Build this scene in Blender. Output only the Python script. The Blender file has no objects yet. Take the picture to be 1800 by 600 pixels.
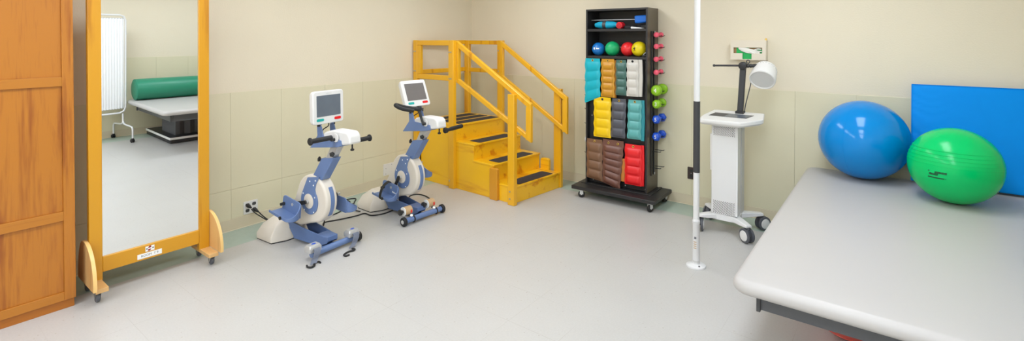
import bpy, bmesh, math, random
from mathutils import Vector, Matrix
random.seed(7)
S = bpy.context.scene
COL = S.collection
PI = math.pi
R = math.radians
W, YF, HC = 5.42, -8.4, 2.62          # room: x 0..W, y YF..0, height HC

# ------------------------------------------------------------ materials
def nodes(name):
    m = bpy.data.materials.new(name); m.use_nodes = True
    nt = m.node_tree
    return m, nt, nt.nodes['Principled BSDF']
def srgb(c):
    return tuple((v/255/12.92 if v/255 <= .04045 else ((v/255+.055)/1.055)**2.4) for v in c) + (1.,)
def N(nt, t, **kw):
    n = nt.nodes.new(t)
    for k, v in kw.items():
        if k in n.inputs: n.inputs[k].default_value = v
        else: setattr(n, k, v)
    return n
def mat(name, c, rough=.5, metal=0., spec=.5, coat=0., var=.06, vscale=12., bump=0., bscale=60., emit=0., trans=0.):
    """plain coloured surface with a little procedural variation"""
    m, nt, p = nodes(name)
    c = srgb(c)
    tc = N(nt, 'ShaderNodeTexCoord')
    no = N(nt, 'ShaderNodeTexNoise', Scale=vscale, Detail=4.)
    nt.links.new(tc.outputs['Object'], no.inputs['Vector'])
    mx = N(nt, 'ShaderNodeMix', data_type='RGBA')
    mx.inputs['A'].default_value = tuple(v*(1-var) for v in c[:3])+(1,)
    mx.inputs['B'].default_value = tuple(min(1, v*(1+var)) for v in c[:3])+(1,)
    nt.links.new(no.outputs['Fac'], mx.inputs['Factor'])
    nt.links.new(mx.outputs['Result'], p.inputs['Base Color'])
    p.inputs['Roughness'].default_value = rough
    p.inputs['Metallic'].default_value = metal
    p.inputs['Specular IOR Level'].default_value = spec
    p.inputs['Coat Weight'].default_value = coat
    p.inputs['Coat Roughness'].default_value = .08
    if trans: p.inputs['Transmission Weight'].default_value = trans
    if emit:
        p.inputs['Emission Color'].default_value = c; p.inputs['Emission Strength'].default_value = emit
    if bump:
        nb = N(nt, 'ShaderNodeTexNoise', Scale=bscale, Detail=3.)
        nt.links.new(tc.outputs['Object'], nb.inputs['Vector'])
        b = N(nt, 'ShaderNodeBump', Strength=bump, Distance=.01)
        nt.links.new(nb.outputs['Fac'], b.inputs['Height'])
        nt.links.new(b.outputs['Normal'], p.inputs['Normal'])
    return m
def wood(name, c1, c2, grain='z', scale=9., rough=.38, coat=.15, dark=.35):
    m, nt, p = nodes(name)
    tc = N(nt, 'ShaderNodeTexCoord')
    mp = N(nt, 'ShaderNodeMapping')
    sc = {'x': (.07, 1, 1), 'y': (1, .07, 1), 'z': (1, 1, .07)}[grain]
    mp.inputs['Scale'].default_value = sc
    nt.links.new(tc.outputs['Object'], mp.inputs['Vector'])
    n1 = N(nt, 'ShaderNodeTexNoise', Scale=scale, Detail=6., Roughness=.6, Distortion=.6)
    n2 = N(nt, 'ShaderNodeTexNoise', Scale=scale*9, Detail=3.)
    nt.links.new(mp.outputs['Vector'], n1.inputs['Vector']); nt.links.new(mp.outputs['Vector'], n2.inputs['Vector'])
    ad = N(nt, 'ShaderNodeMath', operation='MULTIPLY_ADD'); ad.inputs[1].default_value = 5.
    nt.links.new(n1.outputs['Fac'], ad.inputs[0]); nt.links.new(n2.outputs['Fac'], ad.inputs[2])
    fr = N(nt, 'ShaderNodeMath', operation='PINGPONG'); fr.inputs[1].default_value = 1.
    nt.links.new(ad.outputs[0], fr.inputs[0])
    rp = N(nt, 'ShaderNodeValToRGB')
    rp.color_ramp.elements[0].position = dark*.3; rp.color_ramp.elements[0].color = srgb(c2)
    rp.color_ramp.elements[1].position = .3+dark; rp.color_ramp.elements[1].color = srgb(c1)
    nt.links.new(fr.outputs[0], rp.inputs['Fac'])
    nt.links.new(rp.outputs['Color'], p.inputs['Base Color'])
    p.inputs['Roughness'].default_value = rough
    p.inputs['Coat Weight'].default_value = coat; p.inputs['Coat Roughness'].default_value = .2
    return m
def floor_material():
    m, nt, p = nodes('vinyl_tile')
    L = nt.links.new
    tc = N(nt, 'ShaderNodeTexCoord'); geo = N(nt, 'ShaderNodeNewGeometry')
    sep = N(nt, 'ShaderNodeSeparateXYZ'); L(geo.outputs['Position'], sep.inputs[0])
    # speckled marbling
    n1 = N(nt, 'ShaderNodeTexNoise', Scale=90., Detail=3., Roughness=.7); L(geo.outputs['Position'], n1.inputs['Vector'])
    n2 = N(nt, 'ShaderNodeTexNoise', Scale=3., Detail=3.); L(geo.outputs['Position'], n2.inputs['Vector'])
    vo = N(nt, 'ShaderNodeTexVoronoi', Scale=38.); L(geo.outputs['Position'], vo.inputs['Vector'])
    base = N(nt, 'ShaderNodeMix', data_type='RGBA'); base.inputs['A'].default_value = srgb((184, 182, 178)); base.inputs['B'].default_value = srgb((200, 198, 195))
    L(n1.outputs['Fac'], base.inputs['Factor'])
    b2 = N(nt, 'ShaderNodeMix', data_type='RGBA', blend_type='MULTIPLY'); b2.inputs['Factor'].default_value = 1.
    r2 = N(nt, 'ShaderNodeValToRGB'); r2.color_ramp.elements[0].color = (.93, .92, .91, 1); r2.color_ramp.elements[1].color = (1, 1, 1, 1)
    L(n2.outputs['Fac'], r2.inputs['Fac']); L(base.outputs['Result'], b2.inputs['A']); L(r2.outputs['Color'], b2.inputs['B'])
    # few dark flecks
    fl = N(nt, 'ShaderNodeMath', operation='LESS_THAN'); fl.inputs[1].default_value = .13; L(vo.outputs['Distance'], fl.inputs[0])
    sepc = N(nt, 'ShaderNodeSeparateColor'); L(vo.outputs['Color'], sepc.inputs[0])
    pick = N(nt, 'ShaderNodeMath', operation='GREATER_THAN'); pick.inputs[1].default_value = .80; L(sepc.outputs[0], pick.inputs[0])
    both = N(nt, 'ShaderNodeMath', operation='MULTIPLY'); L(fl.outputs[0], both.inputs[0]); L(pick.outputs[0], both.inputs[1])
    bw = N(nt, 'ShaderNodeMath', operation='MULTIPLY'); bw.inputs[1].default_value = .55; L(both.outputs[0], bw.inputs[0])
    b3 = N(nt, 'ShaderNodeMix', data_type='RGBA'); b3.inputs['B'].default_value = srgb((150, 135, 118))
    L(bw.outputs[0], b3.inputs['Factor']); L(b2.outputs['Result'], b3.inputs['A'])
    # green border tiles along the walls
    c1 = N(nt, 'ShaderNodeMath', operation='LESS_THAN'); c1.inputs[1].default_value = .347; L(sep.outputs['X'], c1.inputs[0])
    c2 = N(nt, 'ShaderNodeMath', operation='GREATER_THAN'); c2.inputs[1].default_value = -.318; L(sep.outputs['Y'], c2.inputs[0])
    c3 = N(nt, 'ShaderNodeMath', operation='GREATER_THAN'); c3.inputs[1].default_value = W-.33; L(sep.outputs['X'], c3.inputs[0])
    m1 = N(nt, 'ShaderNodeMath', operation='MAXIMUM'); L(c1.outputs[0], m1.inputs[0]); L(c2.outputs[0], m1.inputs[1])
    m2 = N(nt, 'ShaderNodeMath', operation='MAXIMUM'); L(m1.outputs[0], m2.inputs[0]); L(c3.outputs[0], m2.inputs[1])
    te = N(nt, 'ShaderNodeMix', data_type='RGBA'); te.inputs['A'].default_value = srgb((156, 174, 162)); te.inputs['B'].default_value = srgb((178, 193, 182))
    n3 = N(nt, 'ShaderNodeTexNoise', Scale=14., Detail=5., Roughness=.7); L(geo.outputs['Position'], n3.inputs['Vector']); L(n3.outputs['Fac'], te.inputs['Factor'])
    b4 = N(nt, 'ShaderNodeMix', data_type='RGBA'); L(m2.outputs[0], b4.inputs['Factor']); L(b3.outputs['Result'], b4.inputs['A']); L(te.outputs['Result'], b4.inputs['B'])
    # seams
    mp = N(nt, 'ShaderNodeMapping'); mp.inputs['Location'].default_value = (-.347+.325*4, .318+.325*30, 0); L(geo.outputs['Position'], mp.inputs['Vector'])
    br = N(nt, 'ShaderNodeTexBrick', offset=0., squash=1.)
    br.inputs['Scale'].default_value = 1.; br.inputs['Mortar Size'].default_value = .0012; br.inputs['Mortar Smooth'].default_value = .3
    br.inputs['Brick Width'].default_value = .325; br.inputs['Row Height'].default_value = .325
    L(mp.outputs['Vector'], br.inputs['Vector'])
    sf = N(nt, 'ShaderNodeMath', operation='MULTIPLY'); L(br.outputs['Fac'], sf.inputs[0])
    n4 = N(nt, 'ShaderNodeTexNoise', Scale=1.3); L(geo.outputs['Position'], n4.inputs['Vector'])
    rr = N(nt, 'ShaderNodeMapRange'); rr.inputs['From Min'].default_value = .42; rr.inputs['From Max'].default_value = .68; rr.inputs['To Max'].default_value = .55
    L(n4.outputs['Fac'], rr.inputs['Value']); L(rr.outputs[0], sf.inputs[1])
    b5 = N(nt, 'ShaderNodeMix', data_type='RGBA'); b5.inputs['B'].default_value = srgb((150, 142, 132)); L(sf.outputs[0], b5.inputs['Factor']); L(b4.outputs['Result'], b5.inputs['A'])
    L(b5.outputs['Result'], p.inputs['Base Color'])
    p.inputs['Roughness'].default_value = .36; p.inputs['Specular IOR Level'].default_value = .45
    return m

M = {}
def K(name, *a, **kw):
    M[name] = mat(name, *a, **kw)
K('wall_paint', (226, 216, 194), .8, var=.03, vscale=2.5, bump=.12, bscale=90)
K('wainscot', (218, 211, 182), .6, var=.03, vscale=3., bump=.06, bscale=120)
K('cove_base', (212, 200, 174), .5, var=.03)
K('base_edge', (232, 222, 196), .5, var=.02)
K('ceiling_tile', (238, 236, 230), .9, var=.03, bump=.1, bscale=80)
K('lamp_white', (255, 253, 248), .5, emit=6.)
K('white_plastic', (224, 223, 221), .4, var=.02)
K('warm_white', (222, 214, 202), .45, var=.03)
K('white_metal', (222, 222, 222), .3, var=.015, coat=.2)
K('light_metal', (205, 205, 203), .35, var=.03)
K('steel', (190, 190, 188), .28, metal=.9, var=.05)
K('silver', (196, 196, 196), .35, metal=.4, var=.05)
K('black_plastic', (38, 38, 39), .45, var=.1)
K('black_rubber', (30, 30, 31), .6, var=.1)
K('dark_grey', (70, 70, 72), .45, var=.06)
K('caster_grey', (86, 88, 94), .5, var=.06)
K('rack_black', (40, 39, 40), .42, var=.12, bump=.04, bscale=200)
K('rack_side', (90, 82, 68), .34, var=.08, bump=.04, bscale=160)
K('bike_blue', (102, 126, 172), .38, var=.05, coat=.1)
K('bike_blue_deep', (92, 116, 162), .45, var=.05)
K('strap_grey', (112, 118, 134), .8, var=.15, vscale=160, bump=.2, bscale=300)
K('screen_glass', (100, 108, 118), .18, var=.16, vscale=7)
K('screen_warm', (112, 107, 105), .3, var=.1)
K('button_teal', (20, 166, 158), .4)
K('button_red', (228, 22, 28), .4)
K('tan_pad', (196, 164, 124), .75, var=.06)
K('table_vinyl', (182, 178, 175), .42, var=.015, vscale=4, bump=.02, bscale=500)
K('table_frame', (84, 85, 88), .4, var=.08)
K('ball_blue', (0, 130, 206), .14, var=.03, coat=.0, spec=.32)
K('ball_green', (0, 192, 104), .2, var=.03, spec=.28)
K('ball_red', (226, 92, 80), .3, var=.04)
K('mat_blue', (0, 140, 232), .45, var=.03, spec=.1, bump=.05, bscale=14)
K('bolster_green', (32, 128, 98), .4, var=.05)
K('curtain', (240, 241, 242), .9, var=.02)
K('pole_black', (58, 58, 60), .6, var=.06, bump=.05, bscale=400)
K('nonslip', (58, 56, 60), .85, var=.12, vscale=200, bump=.3, bscale=700)
K('mark_black', (18, 24, 22), .6)
K('mark_green', (8, 70, 42), .5)
K('mark_white', (240, 240, 238), .5)
K('mark_grey', (110, 110, 116), .6)
K('mark_dark_red', (150, 40, 40), .6)
K('brass', (222, 184, 92), .3, metal=.7)
K('hole_dark', (20, 18, 16), .9)
K('outlet_brown', (58, 44, 40), .5)
K('lens_grey', (208, 208, 207), .5, var=.02)
K('glove_green', (30, 170, 86), .6)
K('glove_white', (232, 230, 222), .7)
K('beige_plastic', (224, 214, 196), .5, var=.02)
K('carton_brown', (150, 120, 84), .8)
for n, c in dict(teal=(0, 172, 190), ochre=(200, 142, 36), ochre_dark=(150, 98, 24), pine=(70, 108, 100), bone=(206, 202, 194), yellow=(240, 198, 8), slate=(82, 84, 92),
                 aqua=(92, 168, 166), aqua_deep=(44, 140, 150), brown=(124, 90, 66), cocoa=(112, 74, 62), red=(228, 30, 36), orange=(196, 124, 52)).items():
    K('vinyl_'+n, c, .36, var=.06, vscale=20, bump=.05, bscale=45)
K('bell_pink', (240, 92, 116), .45); K('bell_lime', (138, 190, 26), .4); K('bell_blue', (16, 78, 196), .35, coat=.2)
K('med_blue', (24, 116, 196), .35); K('med_green', (24, 176, 108), .4); K('med_red', (236, 44, 48), .35); K('med_yellow', (228, 206, 16), .4)
K('cuff_cyan', (0, 168, 204), .6, bump=.1, bscale=50); K('roll_red', (226, 28, 44), .5); K('foam_blue', (0, 104, 204), .5)
M['floor'] = floor_material()
M['cab_v'] = wood('cabinet_wood', (180, 112, 30), (148, 80, 17), 'z', 9., dark=.55)
M['cab_h'] = wood('cabinet_wood_cross', (180, 113, 31), (154, 85, 20), 'y', 7.)
M['cab_toe'] = wood('cabinet_toe', (172, 101, 23), (150, 79, 15), 'y', 7.)
M['maple'] = wood('maple', (206, 146, 24), (184, 121, 14), 'z', 4., dark=.2)
M['maple_h'] = wood('maple_cross', (208, 148, 25), (187, 123, 15), 'y', 4., dark=.2)
M['ply'] = wood('plywood', (216, 172, 112), (190, 144, 84), 'z', 8.)
M['ply_edge'] = wood('plywood_edge', (236, 194, 122), (222, 174, 100), 'z', 4., dark=.2)
M['step'] = wood('stair_wood', (246, 190, 26), (214, 136, 8), 'x', 4., rough=.3, coat=.3, dark=.25)
M['step_post'] = wood('stair_post_wood', (234, 174, 28), (206, 136, 10), 'z', 5., rough=.3, coat=.3, dark=.22)
M['step_dark'] = wood('stair_board_wood', (214, 148, 36), (186, 112, 20), 'z', 6., rough=.35, dark=.3)
m, nt, p = nodes('mirror_glass')
p.inputs['Base Color'].default_value = (.93, .95, .945, 1); p.inputs['Metallic'].default_value = 1.; p.inputs['Roughness'].default_value = 0.
M['mirror'] = m

# ------------------------------------------------------------ mesh building
class MB:
    def __init__(s): s.bm = bmesh.new()
    def _v(s, co): return s.bm.verts.new(co)
    def box(s, a, b, T=None):
        vs = []
        for z in (a[2], b[2]):
            for x, y in ((a[0], a[1]), (b[0], a[1]), (b[0], b[1]), (a[0], b[1])):
                c = Vector((x, y, z)); vs.append(s._v(T @ c if T else c))
        for f in ((3, 2, 1, 0), (4, 5, 6, 7), (0, 1, 5, 4), (1, 2, 6, 5), (2, 3, 7, 6), (3, 0, 4, 7)):
            s.bm.faces.new([vs[i] for i in f])
        return s
    def loft(s, rings, cap=True, closed=True):
        R_ = [[s._v(c) for c in r] for r in rings]
        n = len(R_[0])
        for a, b in zip(R_, R_[1:]):
            for i in range(n if closed else n-1):
                j = (i+1) % n
                s.bm.faces.new((a[i], a[j], b[j], b[i]))
        if cap:
            s.bm.faces.new(R_[0][::-1]); s.bm.faces.new(R_[-1])
        return s
    def cyl(s, p, q, r, r2=None, n=20):
        p, q = Vector(p), Vector(q); d = (q-p).normalized()
        a = d.orthogonal().normalized(); b = d.cross(a)
        r2 = r if r2 is None else r2
        return s.loft([[p+(a*math.cos(2*PI*i/n)+b*math.sin(2*PI*i/n))*r for i in range(n)],
                       [q+(a*math.cos(2*PI*i/n)+b*math.sin(2*PI*i/n))*r2 for i in range(n)]])
    def lathe(s, prof, p, d=(0, 0, 1), n=32, up=None, squash=1.):
        """profile [(radius, distance along d)] turned about the axis p,d"""
        p, d = Vector(p), Vector(d).normalized()
        a = Vector(up).normalized() if up else d.orthogonal().normalized()
        b = d.cross(a)
        return s.loft([[p+d*h+(a*math.cos(2*PI*i/n)+b*math.sin(2*PI*i/n)*squash)*max(r, 1e-4) for i in range(n)] for r, h in prof])
    def tube(s, pts, r, n=10, closed=False):
        pts = [Vector(q) for q in pts]
        m = len(pts); rings = []
        t0 = (pts[1]-pts[0]).normalized(); a = t0.orthogonal().normalized()
        for i in range(m):
            if closed: t = (pts[(i+1) % m]-pts[i-1]).normalized()
            else: t = (pts[min(i+1, m-1)]-pts[max(i-1, 0)]).normalized()
            a = (a-t*a.dot(t)).normalized(); b = t.cross(a)
            rr = r[i] if isinstance(r, (list, tuple)) else r
            rings.append([pts[i]+(a*math.cos(2*PI*k/n)+b*math.sin(2*PI*k/n))*rr for k in range(n)])
        if closed: rings.append(rings[0]); return s.loft(rings, cap=False)
        return s.loft(rings)
    def prism(s, poly, ax, a, b):
        def co(u, v, w): return {'x': (w, u, v), 'y': (u, w, v), 'z': (u, v, w)}[ax]
        return s.loft([[co(u, v, a) for u, v in poly], [co(u, v, b) for u, v in poly]])
    def sphere(s, c, r, n=40, sc=(1, 1, 1)):
        c = Vector(c); k = n//2
        prof = [[c+Vector((math.sin(PI*j/k)*math.cos(2*PI*i/n)*sc[0], math.sin(PI*j/k)*math.sin(2*PI*i/n)*sc[1], -math.cos(PI*j/k)*sc[2]))*r for i in range(n)] for j in range(1, k)]
        s.loft(prof, cap=False)
        s.bm.verts.ensure_lookup_table()
        vs = s.bm.verts[:]
        base = vs[-(k-1)*n:]
        bot = s._v(c-Vector((0, 0, r*sc[2]))); top = s._v(c+Vector((0, 0, r*sc[2])))
        for i in range(n):
            s.bm.faces.new((base[(i+1) % n], base[i], bot)); s.bm.faces.new((base[-n+i], base[-n+(i+1) % n], top))
        return s
    def torus(s, c, d, R_, r, n=24, k=8):
        c, d = Vector(c), Vector(d).normalized(); a = d.orthogonal().normalized(); b = d.cross(a)
        return s.tube([c+(a*math.cos(2*PI*i/n)+b*math.sin(2*PI*i/n))*R_ for i in range(n)], r, k, closed=True)
    def wall(s, path, h, z0, t):
        """upright strip of thickness t along an xy path, heights per point"""
        P_ = [Vector((x, y, 0)) for x, y in path]; m = len(P_); rings = []
        for i in range(m):
            d = (P_[min(i+1, m-1)]-P_[max(i-1, 0)]).normalized(); nrm = Vector((-d.y, d.x, 0))*t*.5
            z1 = z0+(h[i] if isinstance(h, (list, tuple)) else h)
            A, B = P_[i]-nrm, P_[i]+nrm
            rings.append([A+Vector((0, 0, z0)), B+Vector((0, 0, z0)), B+Vector((0, 0, z1)), A+Vector((0, 0, z1))])
        return s.loft(rings)
    def xf(s, T, start=0):
        s.bm.verts.ensure_lookup_table()
        for v in s.bm.verts[start:]: v.co = T @ v.co
        return s
    def map(s, f):
        for v in s.bm.verts: v.co = Vector(f(v.co))
        return s
    def obj(s, name, m, parent=None, bev=0., seg=2, sub=0, ang=38, smooth=True):
        bmesh.ops.recalc_face_normals(s.bm, faces=s.bm.faces)
        me = bpy.data.meshes.new(name); s.bm.to_mesh(me); s.bm.free()
        me.materials.append(M[m] if isinstance(m, str) else m)
        o = bpy.data.objects.new(name, me); COL.objects.link(o)
        if smooth:
            for f in me.polygons: f.use_smooth = True
            me.set_sharp_from_angle(angle=R(ang))
        if bev:
            b = o.modifiers.new('bevel', 'BEVEL'); b.width = bev; b.segments = seg; b.limit_method = 'ANGLE'; b.angle_limit = R(40)
            b.harden_normals = False
        if sub:
            b = o.modifiers.new('sub', 'SUBSURF'); b.levels = sub; b.render_levels = sub
        if parent: o.parent = parent
        return o
def thing(name, label, cat, loc=(0, 0, 0), rz=0., group=None):
    o = bpy.data.objects.new(name, None); COL.objects.link(o)
    o.empty_display_size = .1
    o.location = loc; o.rotation_euler = (0, 0, rz)
    return tag(o, label, cat, group)
def tag(o, label, cat, group=None):
    o['label'] = label; o['category'] = cat
    if group: o['group'] = group
    return o
def struct(o): o['kind'] = 'structure'; return o
def copy_tree(o, parent=None):
    c = o.copy(); COL.objects.link(c)
    if parent: c.parent = parent
    for ch in list(o.children): copy_tree(ch, c)
    return c
def text_mesh(txt, size, name, m, parent, T, extrude=.0004):
    cu = bpy.data.curves.new(name, 'FONT'); cu.body = txt; cu.size = size; cu.align_x = 'CENTER'; cu.align_y = 'CENTER'; cu.extrude = extrude
    tmp = bpy.data.objects.new(name, cu); COL.objects.link(tmp)
    me = bpy.data.meshes.new_from_object(tmp.evaluated_get(bpy.context.evaluated_depsgraph_get()))
    bpy.data.objects.remove(tmp); bpy.data.curves.remove(cu)
    me.materials.clear(); me.materials.append(M[m])
    me.transform(T)
    o = bpy.data.objects.new(name, me); COL.objects.link(o); o.parent = parent
    return o
def arc(cx, cy, r, a0, a1, n=16, ry=None):
    ry = r if ry is None else ry
    return [(cx+r*math.cos(R(a0+(a1-a0)*i/n)), cy+ry*math.sin(R(a0+(a1-a0)*i/n))) for i in range(n+1)]
def rrect(x0, y0, x1, y1, r, n=6):
    return arc(x1-r, y1-r, r, 0, 90, n)+arc(x0+r, y1-r, r, 90, 180, n)+arc(x0+r, y0+r, r, 180, 270, n)+arc(x1-r, y0+r, r, 270, 360, n)
def smooth_path(pts, n=8):
    """Catmull-Rom through the points"""
    P_ = [Vector(q) for q in pts]; P_ = [P_[0]*2-P_[1]]+P_+[P_[-1]*2-P_[-2]]
    out = []
    for i in range(1, len(P_)-2):
        a, b, c, d = P_[i-1:i+3]
        for k in range(n):
            t = k/n
            out.append(.5*((2*b)+(c-a)*t+(2*a-5*b+4*c-d)*t*t+(3*b-a-3*c+d)*t**3))
    out.append(P_[-2]); return out

# ------------------------------------------------------------ room
struct(MB().box((-.1, YF-.1, -.1), (W+.1, .1, 0)).obj('floor', 'floor', smooth=False))
struct(MB().box((-.1, YF-.1, HC), (W+.1, .1, HC+.1)).obj('ceiling', 'ceiling_tile', smooth=False))
struct(MB().box((-.1, YF-.1, 0), (0, .1, HC)).obj('wall_left', 'wall_paint', smooth=False))
struct(MB().box((0, 0, 0), (W, .1, HC)).obj('wall_back', 'wall_paint', smooth=False))
struct(MB().box((W, YF-.1, 0), (W+.1, .1, HC)).obj('wall_right', 'wall_paint', smooth=False))
struct(MB().box((0, YF-.1, 0), (W, YF, HC)).obj('wall_front', 'wall_paint', smooth=False))
ZB, ZC, ZG, T = .096, 1.141, .34, .006
def panels(name, cuts, f, rows):
    b = MB()
    for a, c in zip(cuts, cuts[1:]):
        for z0, z1 in rows:
            f(b, a+.0005, c-.0005, z0, z1)
    struct(b.obj(name, 'wainscot', bev=.0012, seg=1, smooth=False))
ycuts = [YF+.001]+[-2.528-.429*k for k in range(8, -6, -1) if YF+.1 < -2.528-.429*k < -.02]+[-.007]
panels('trim_1', ycuts, lambda b, a, c, z0, z1: b.box((0, a, z0), (T, c, z1)), [(ZB, ZG-.001), (ZG+.001, ZC)])
xcuts = [.007]+[1.0995+.4285*k for k in range(-2, 11) if .05 < 1.0995+.4285*k < W-.05]+[W-.007]
panels('trim_2', xcuts, lambda b, a, c, z0, z1: b.box((a, -T, z0), (c, 0, z1)), [(ZB, ZC)])
panels('trim_3', ycuts, lambda b, a, c, z0, z1: b.box((W-T, a, z0), (W, c, z1)), [(ZB, ZC)])
def cove(name, f):
    b = MB(); f(b, .010, .006, ZB); struct(b.obj(name, 'cove_base', bev=.002))
    b = MB(); f(b, .017, 0., .007); struct(b.obj(name.replace('baseboard', 'trim_base'), 'base_edge', bev=.002))
for side, f in (('left', lambda b, t, z0, z1: b.box((0, YF, z0), (t, -.0175, z1))), ('back', lambda b, t, z0, z1: b.box((0, -t, z0), (W, 0, z1))),
                ('right', lambda b, t, z0, z1: b.box((W-t, YF, z0), (W, -.0175, z1)))):
    b = MB(); f(b, .010, .006, ZB); struct(b.obj('baseboard_'+side, 'cove_base', bev=.002))
for i, f in enumerate((lambda b: b.box((.010, YF, 0), (.018, -.018, .007)), lambda b: b.box((.018, -.018, 0), (W-.018, -.010, .007)), lambda b: b.box((W-.018, YF, 0), (W-.010, -.018, .007)))):
    b = MB(); f(b); struct(b.obj('trim_%d' % (4+i), 'base_edge', bev=.002))

# ceiling lights: recessed troffers with area lamps below
LX, LY = (1.5, 4.0), (-1.5, -3.4, -5.3, -7.2)  # farthest row is unseen, added for more horizontal light on upright faces
for j, y in enumerate(LY):
    for i, x in enumerate(LX):
        pos = ('nearest the back wall', 'second from the back wall', 'third from the back wall', 'added unseen row farthest from the back wall')[j]
        t = thing('ceiling_light', 'white ceiling panel light on the %s half, %s' % (('left', 'right')[i], pos), 'light', (x, y, HC), 0, 'ceiling lights')
        MB().prism([(-.31, -.62), (.31, -.62), (.31, .62), (-.31, .62)], 'z', -.02, -.0005).obj('frame', 'white_metal', t, bev=.004)
        MB().box((-.28, -.59, -.024), (.28, .59, -.0205)).obj('diffuser', 'lamp_white', t)
        l = bpy.data.lights.new('lamp', 'AREA'); l.shape = 'RECTANGLE'; l.size = .56; l.size_y = 1.18; l.energy = ((8, 10), (7, 12), (11, 18), (30, 36))[j][i]; l.color = (.86, 1.05, 1.34)
        lo = bpy.data.objects.new('lamp', l); COL.objects.link(lo); lo.parent = t; lo.location = (0, 0, -.03)

# ------------------------------------------------------------ cabinet (left edge of the picture)
XF = .485
cab = thing('wardrobe_cabinet', 'tall wooden cabinet with recessed door panels left of the standing mirror', 'cabinet', (0, -4.66, 0))
MB().box((.02, -.62, .05), (XF-.022, .624, 2.1)).obj('body', 'cab_v', cab, bev=.002)
MB().box((.02, -.61, 0), (XF-.012, .618, .05)).obj('plinth', 'cab_toe', cab, bev=.001)
for y0, y1 in ((.004, .624), (-.62, 0.)):
    d = MB()
    st = .052
    for a, b_ in ((y0, y0+st), (y1-st, y1)): d.box((XF-.02, a, .052), (XF, b_, 2.1))
    dd = d.obj('door', 'cab_v', cab, bev=.0015)
    for z0, z1 in ((.052, .102), (.522, .577), (1.312, 1.367), (2.05, 2.1)):
        MB().box((XF-.02, y0+st, z0), (XF-.0003, y1-st, z1)).obj('rail', 'cab_h', dd, bev=.0015)
    for z0, z1 in ((.102, .522), (.577, 1.312), (1.367, 2.05)):
        MB().box((XF-.02, y0+st, z0), (XF-.012, y1-st, z1)).obj('panel', 'cab_v', dd, bev=.001)

# ------------------------------------------------------------ standing mirror on casters
mi = thing('standing_mirror', 'tall wood-framed mirror on casters against the left wall', 'mirror', (.465, -3.63, 0))
tl = math.tan(R(.93))
shear = lambda c: (c[0]+(c[2]-.9)*tl, c[1], c[2])
ya, yb, zt = -.338, .335, 1.96        # outer frame edges
b = MB()
for y0, y1 in ((ya, ya+.066), (yb-.066, yb)): MB().box((-.04, y0, .09), (.0, y1, zt)).map(shear).obj('frame_stile', 'maple', mi, bev=.003)
for za, zb in ((.14, .235), (zt-.09, zt)): MB().box((-.04, ya+.066, za), (0, yb-.066, zb)).map(shear).obj('frame_rail', 'maple_h', mi, bev=.003)
b = MB(); b.box((-.022, ya+.066, .235), (-.012, yb-.066, zt-.09)); b.map(shear).obj('mirror_glass', 'mirror', mi, smooth=False)
b = MB(); b.box((-.039, ya+.066, .235), (-.0225, yb-.066, zt-.09)); b.map(shear).obj('backing_board', 'ply', mi)
lt = Matrix(((0, 0, 1, .0012), (1, 0, 0, 0), (0, 1, 0, 0), (0, 0, 0, 1)))
lx = (.17-.9)*tl
b = MB(); b.box((lx+.0003, -.094, .152), (lx+.0012, .042, .184)); b.xf(Matrix.Translation((0, 0, 0))).obj('label_plate', 'mark_white', mi)
text_mesh('ROOM  T 9', .0195, 'label_text', 'mark_grey', mi, Matrix.Translation((lx+.0002, -.026, .168)) @ lt)
b = MB(); b.box((lx+.0004, -.05, .191), (lx+.0013, .0, .224)); b.obj('sticker', 'mark_white', mi)
for y, z, w in ((-.042, .208, .004), (-.008, .208, .004)): MB().cyl((lx+.0013, y, z), (lx+.002, y, z), w, n=12).obj('sticker_dot', 'mark_black', mi)
b = MB()
b.prism([(-.036, .212), (-.018, .212), (-.018, .224), (-.030, .224)], 'x', lx+.0013, lx+.002); b.prism([(-.036, .204), (-.018, .204), (-.024, .193), (-.036, .193)], 'x', lx+.0013, lx+.002)
b.obj('sticker_mark', 'mark_dark_red', mi)
for sgn, y0, y1 in ((-1, ya-.021, ya-.001), (1, yb+.001, yb+.021)):
    z0 = .098
    prof = [(-.17, z0), (.165, z0), (.168, z0+.03)]+[(-.035+.203*math.cos(R(a)), z0+.03+.225*math.sin(R(a))) for a in range(10, 91, 8)]+[(-.055, z0+.255)]+[(-.055-.115*math.sin(R(a)), z0+.03+.225*math.cos(R(a))) for a in range(10, 91, 10)]
    bk = MB().prism(prof, 'y', y0, y1).obj('bracket', 'ply', mi, bev=.002)
    # pale sawn edge band
    e = MB(); pe = prof[1:-10]
    rings = []
    for (u, z) in pe: rings.append([(u+.0012, y0+.001, z+.0006), (u+.0012, y1-.001, z+.0006), (u-.002, y1-.001, z-.002), (u-.002, y0+.001, z-.002)])
    e.loft(rings).obj('edge_band', 'ply_edge', bk)
    ff = (y1, y1+.062) if sgn < 0 else (y0-.062, y0)
    MB().box((-.17, ff[0], .072), (.135, ff[1], .0975)).obj('foot_board', 'ply', mi, bev=.002)
    for cx in (.085, -.13):
        cy = (ff[0]+ff[1])/2+sgn*.01
        c = MB().box((cx-.02, cy-.016, .066), (cx+.02, cy+.016, .0718)).cyl((cx, cy, .06), (cx, cy, .068), .012)
        c.prism([(cx-.012, .062), (cx+.012, .062), (cx-.012, .022), (cx-.024, .022)], 'y', cy-.015, cy-.0125).prism([(cx-.012, .062), (cx+.012, .062), (cx-.012, .022), (cx-.024, .022)], 'y', cy+.0125, cy+.015)
        ca = c.obj('caster', 'steel', mi, bev=.001)
        w = MB().lathe([(.012, -.011), (.024, -.011), (.029, -.007), (.03, 0), (.029, .007), (.024, .011), (.012, .011)], (cx-.016, cy, .0302), (0, 1, 0), 28)
        w.obj('wheel', 'caster_grey', ca)

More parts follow.
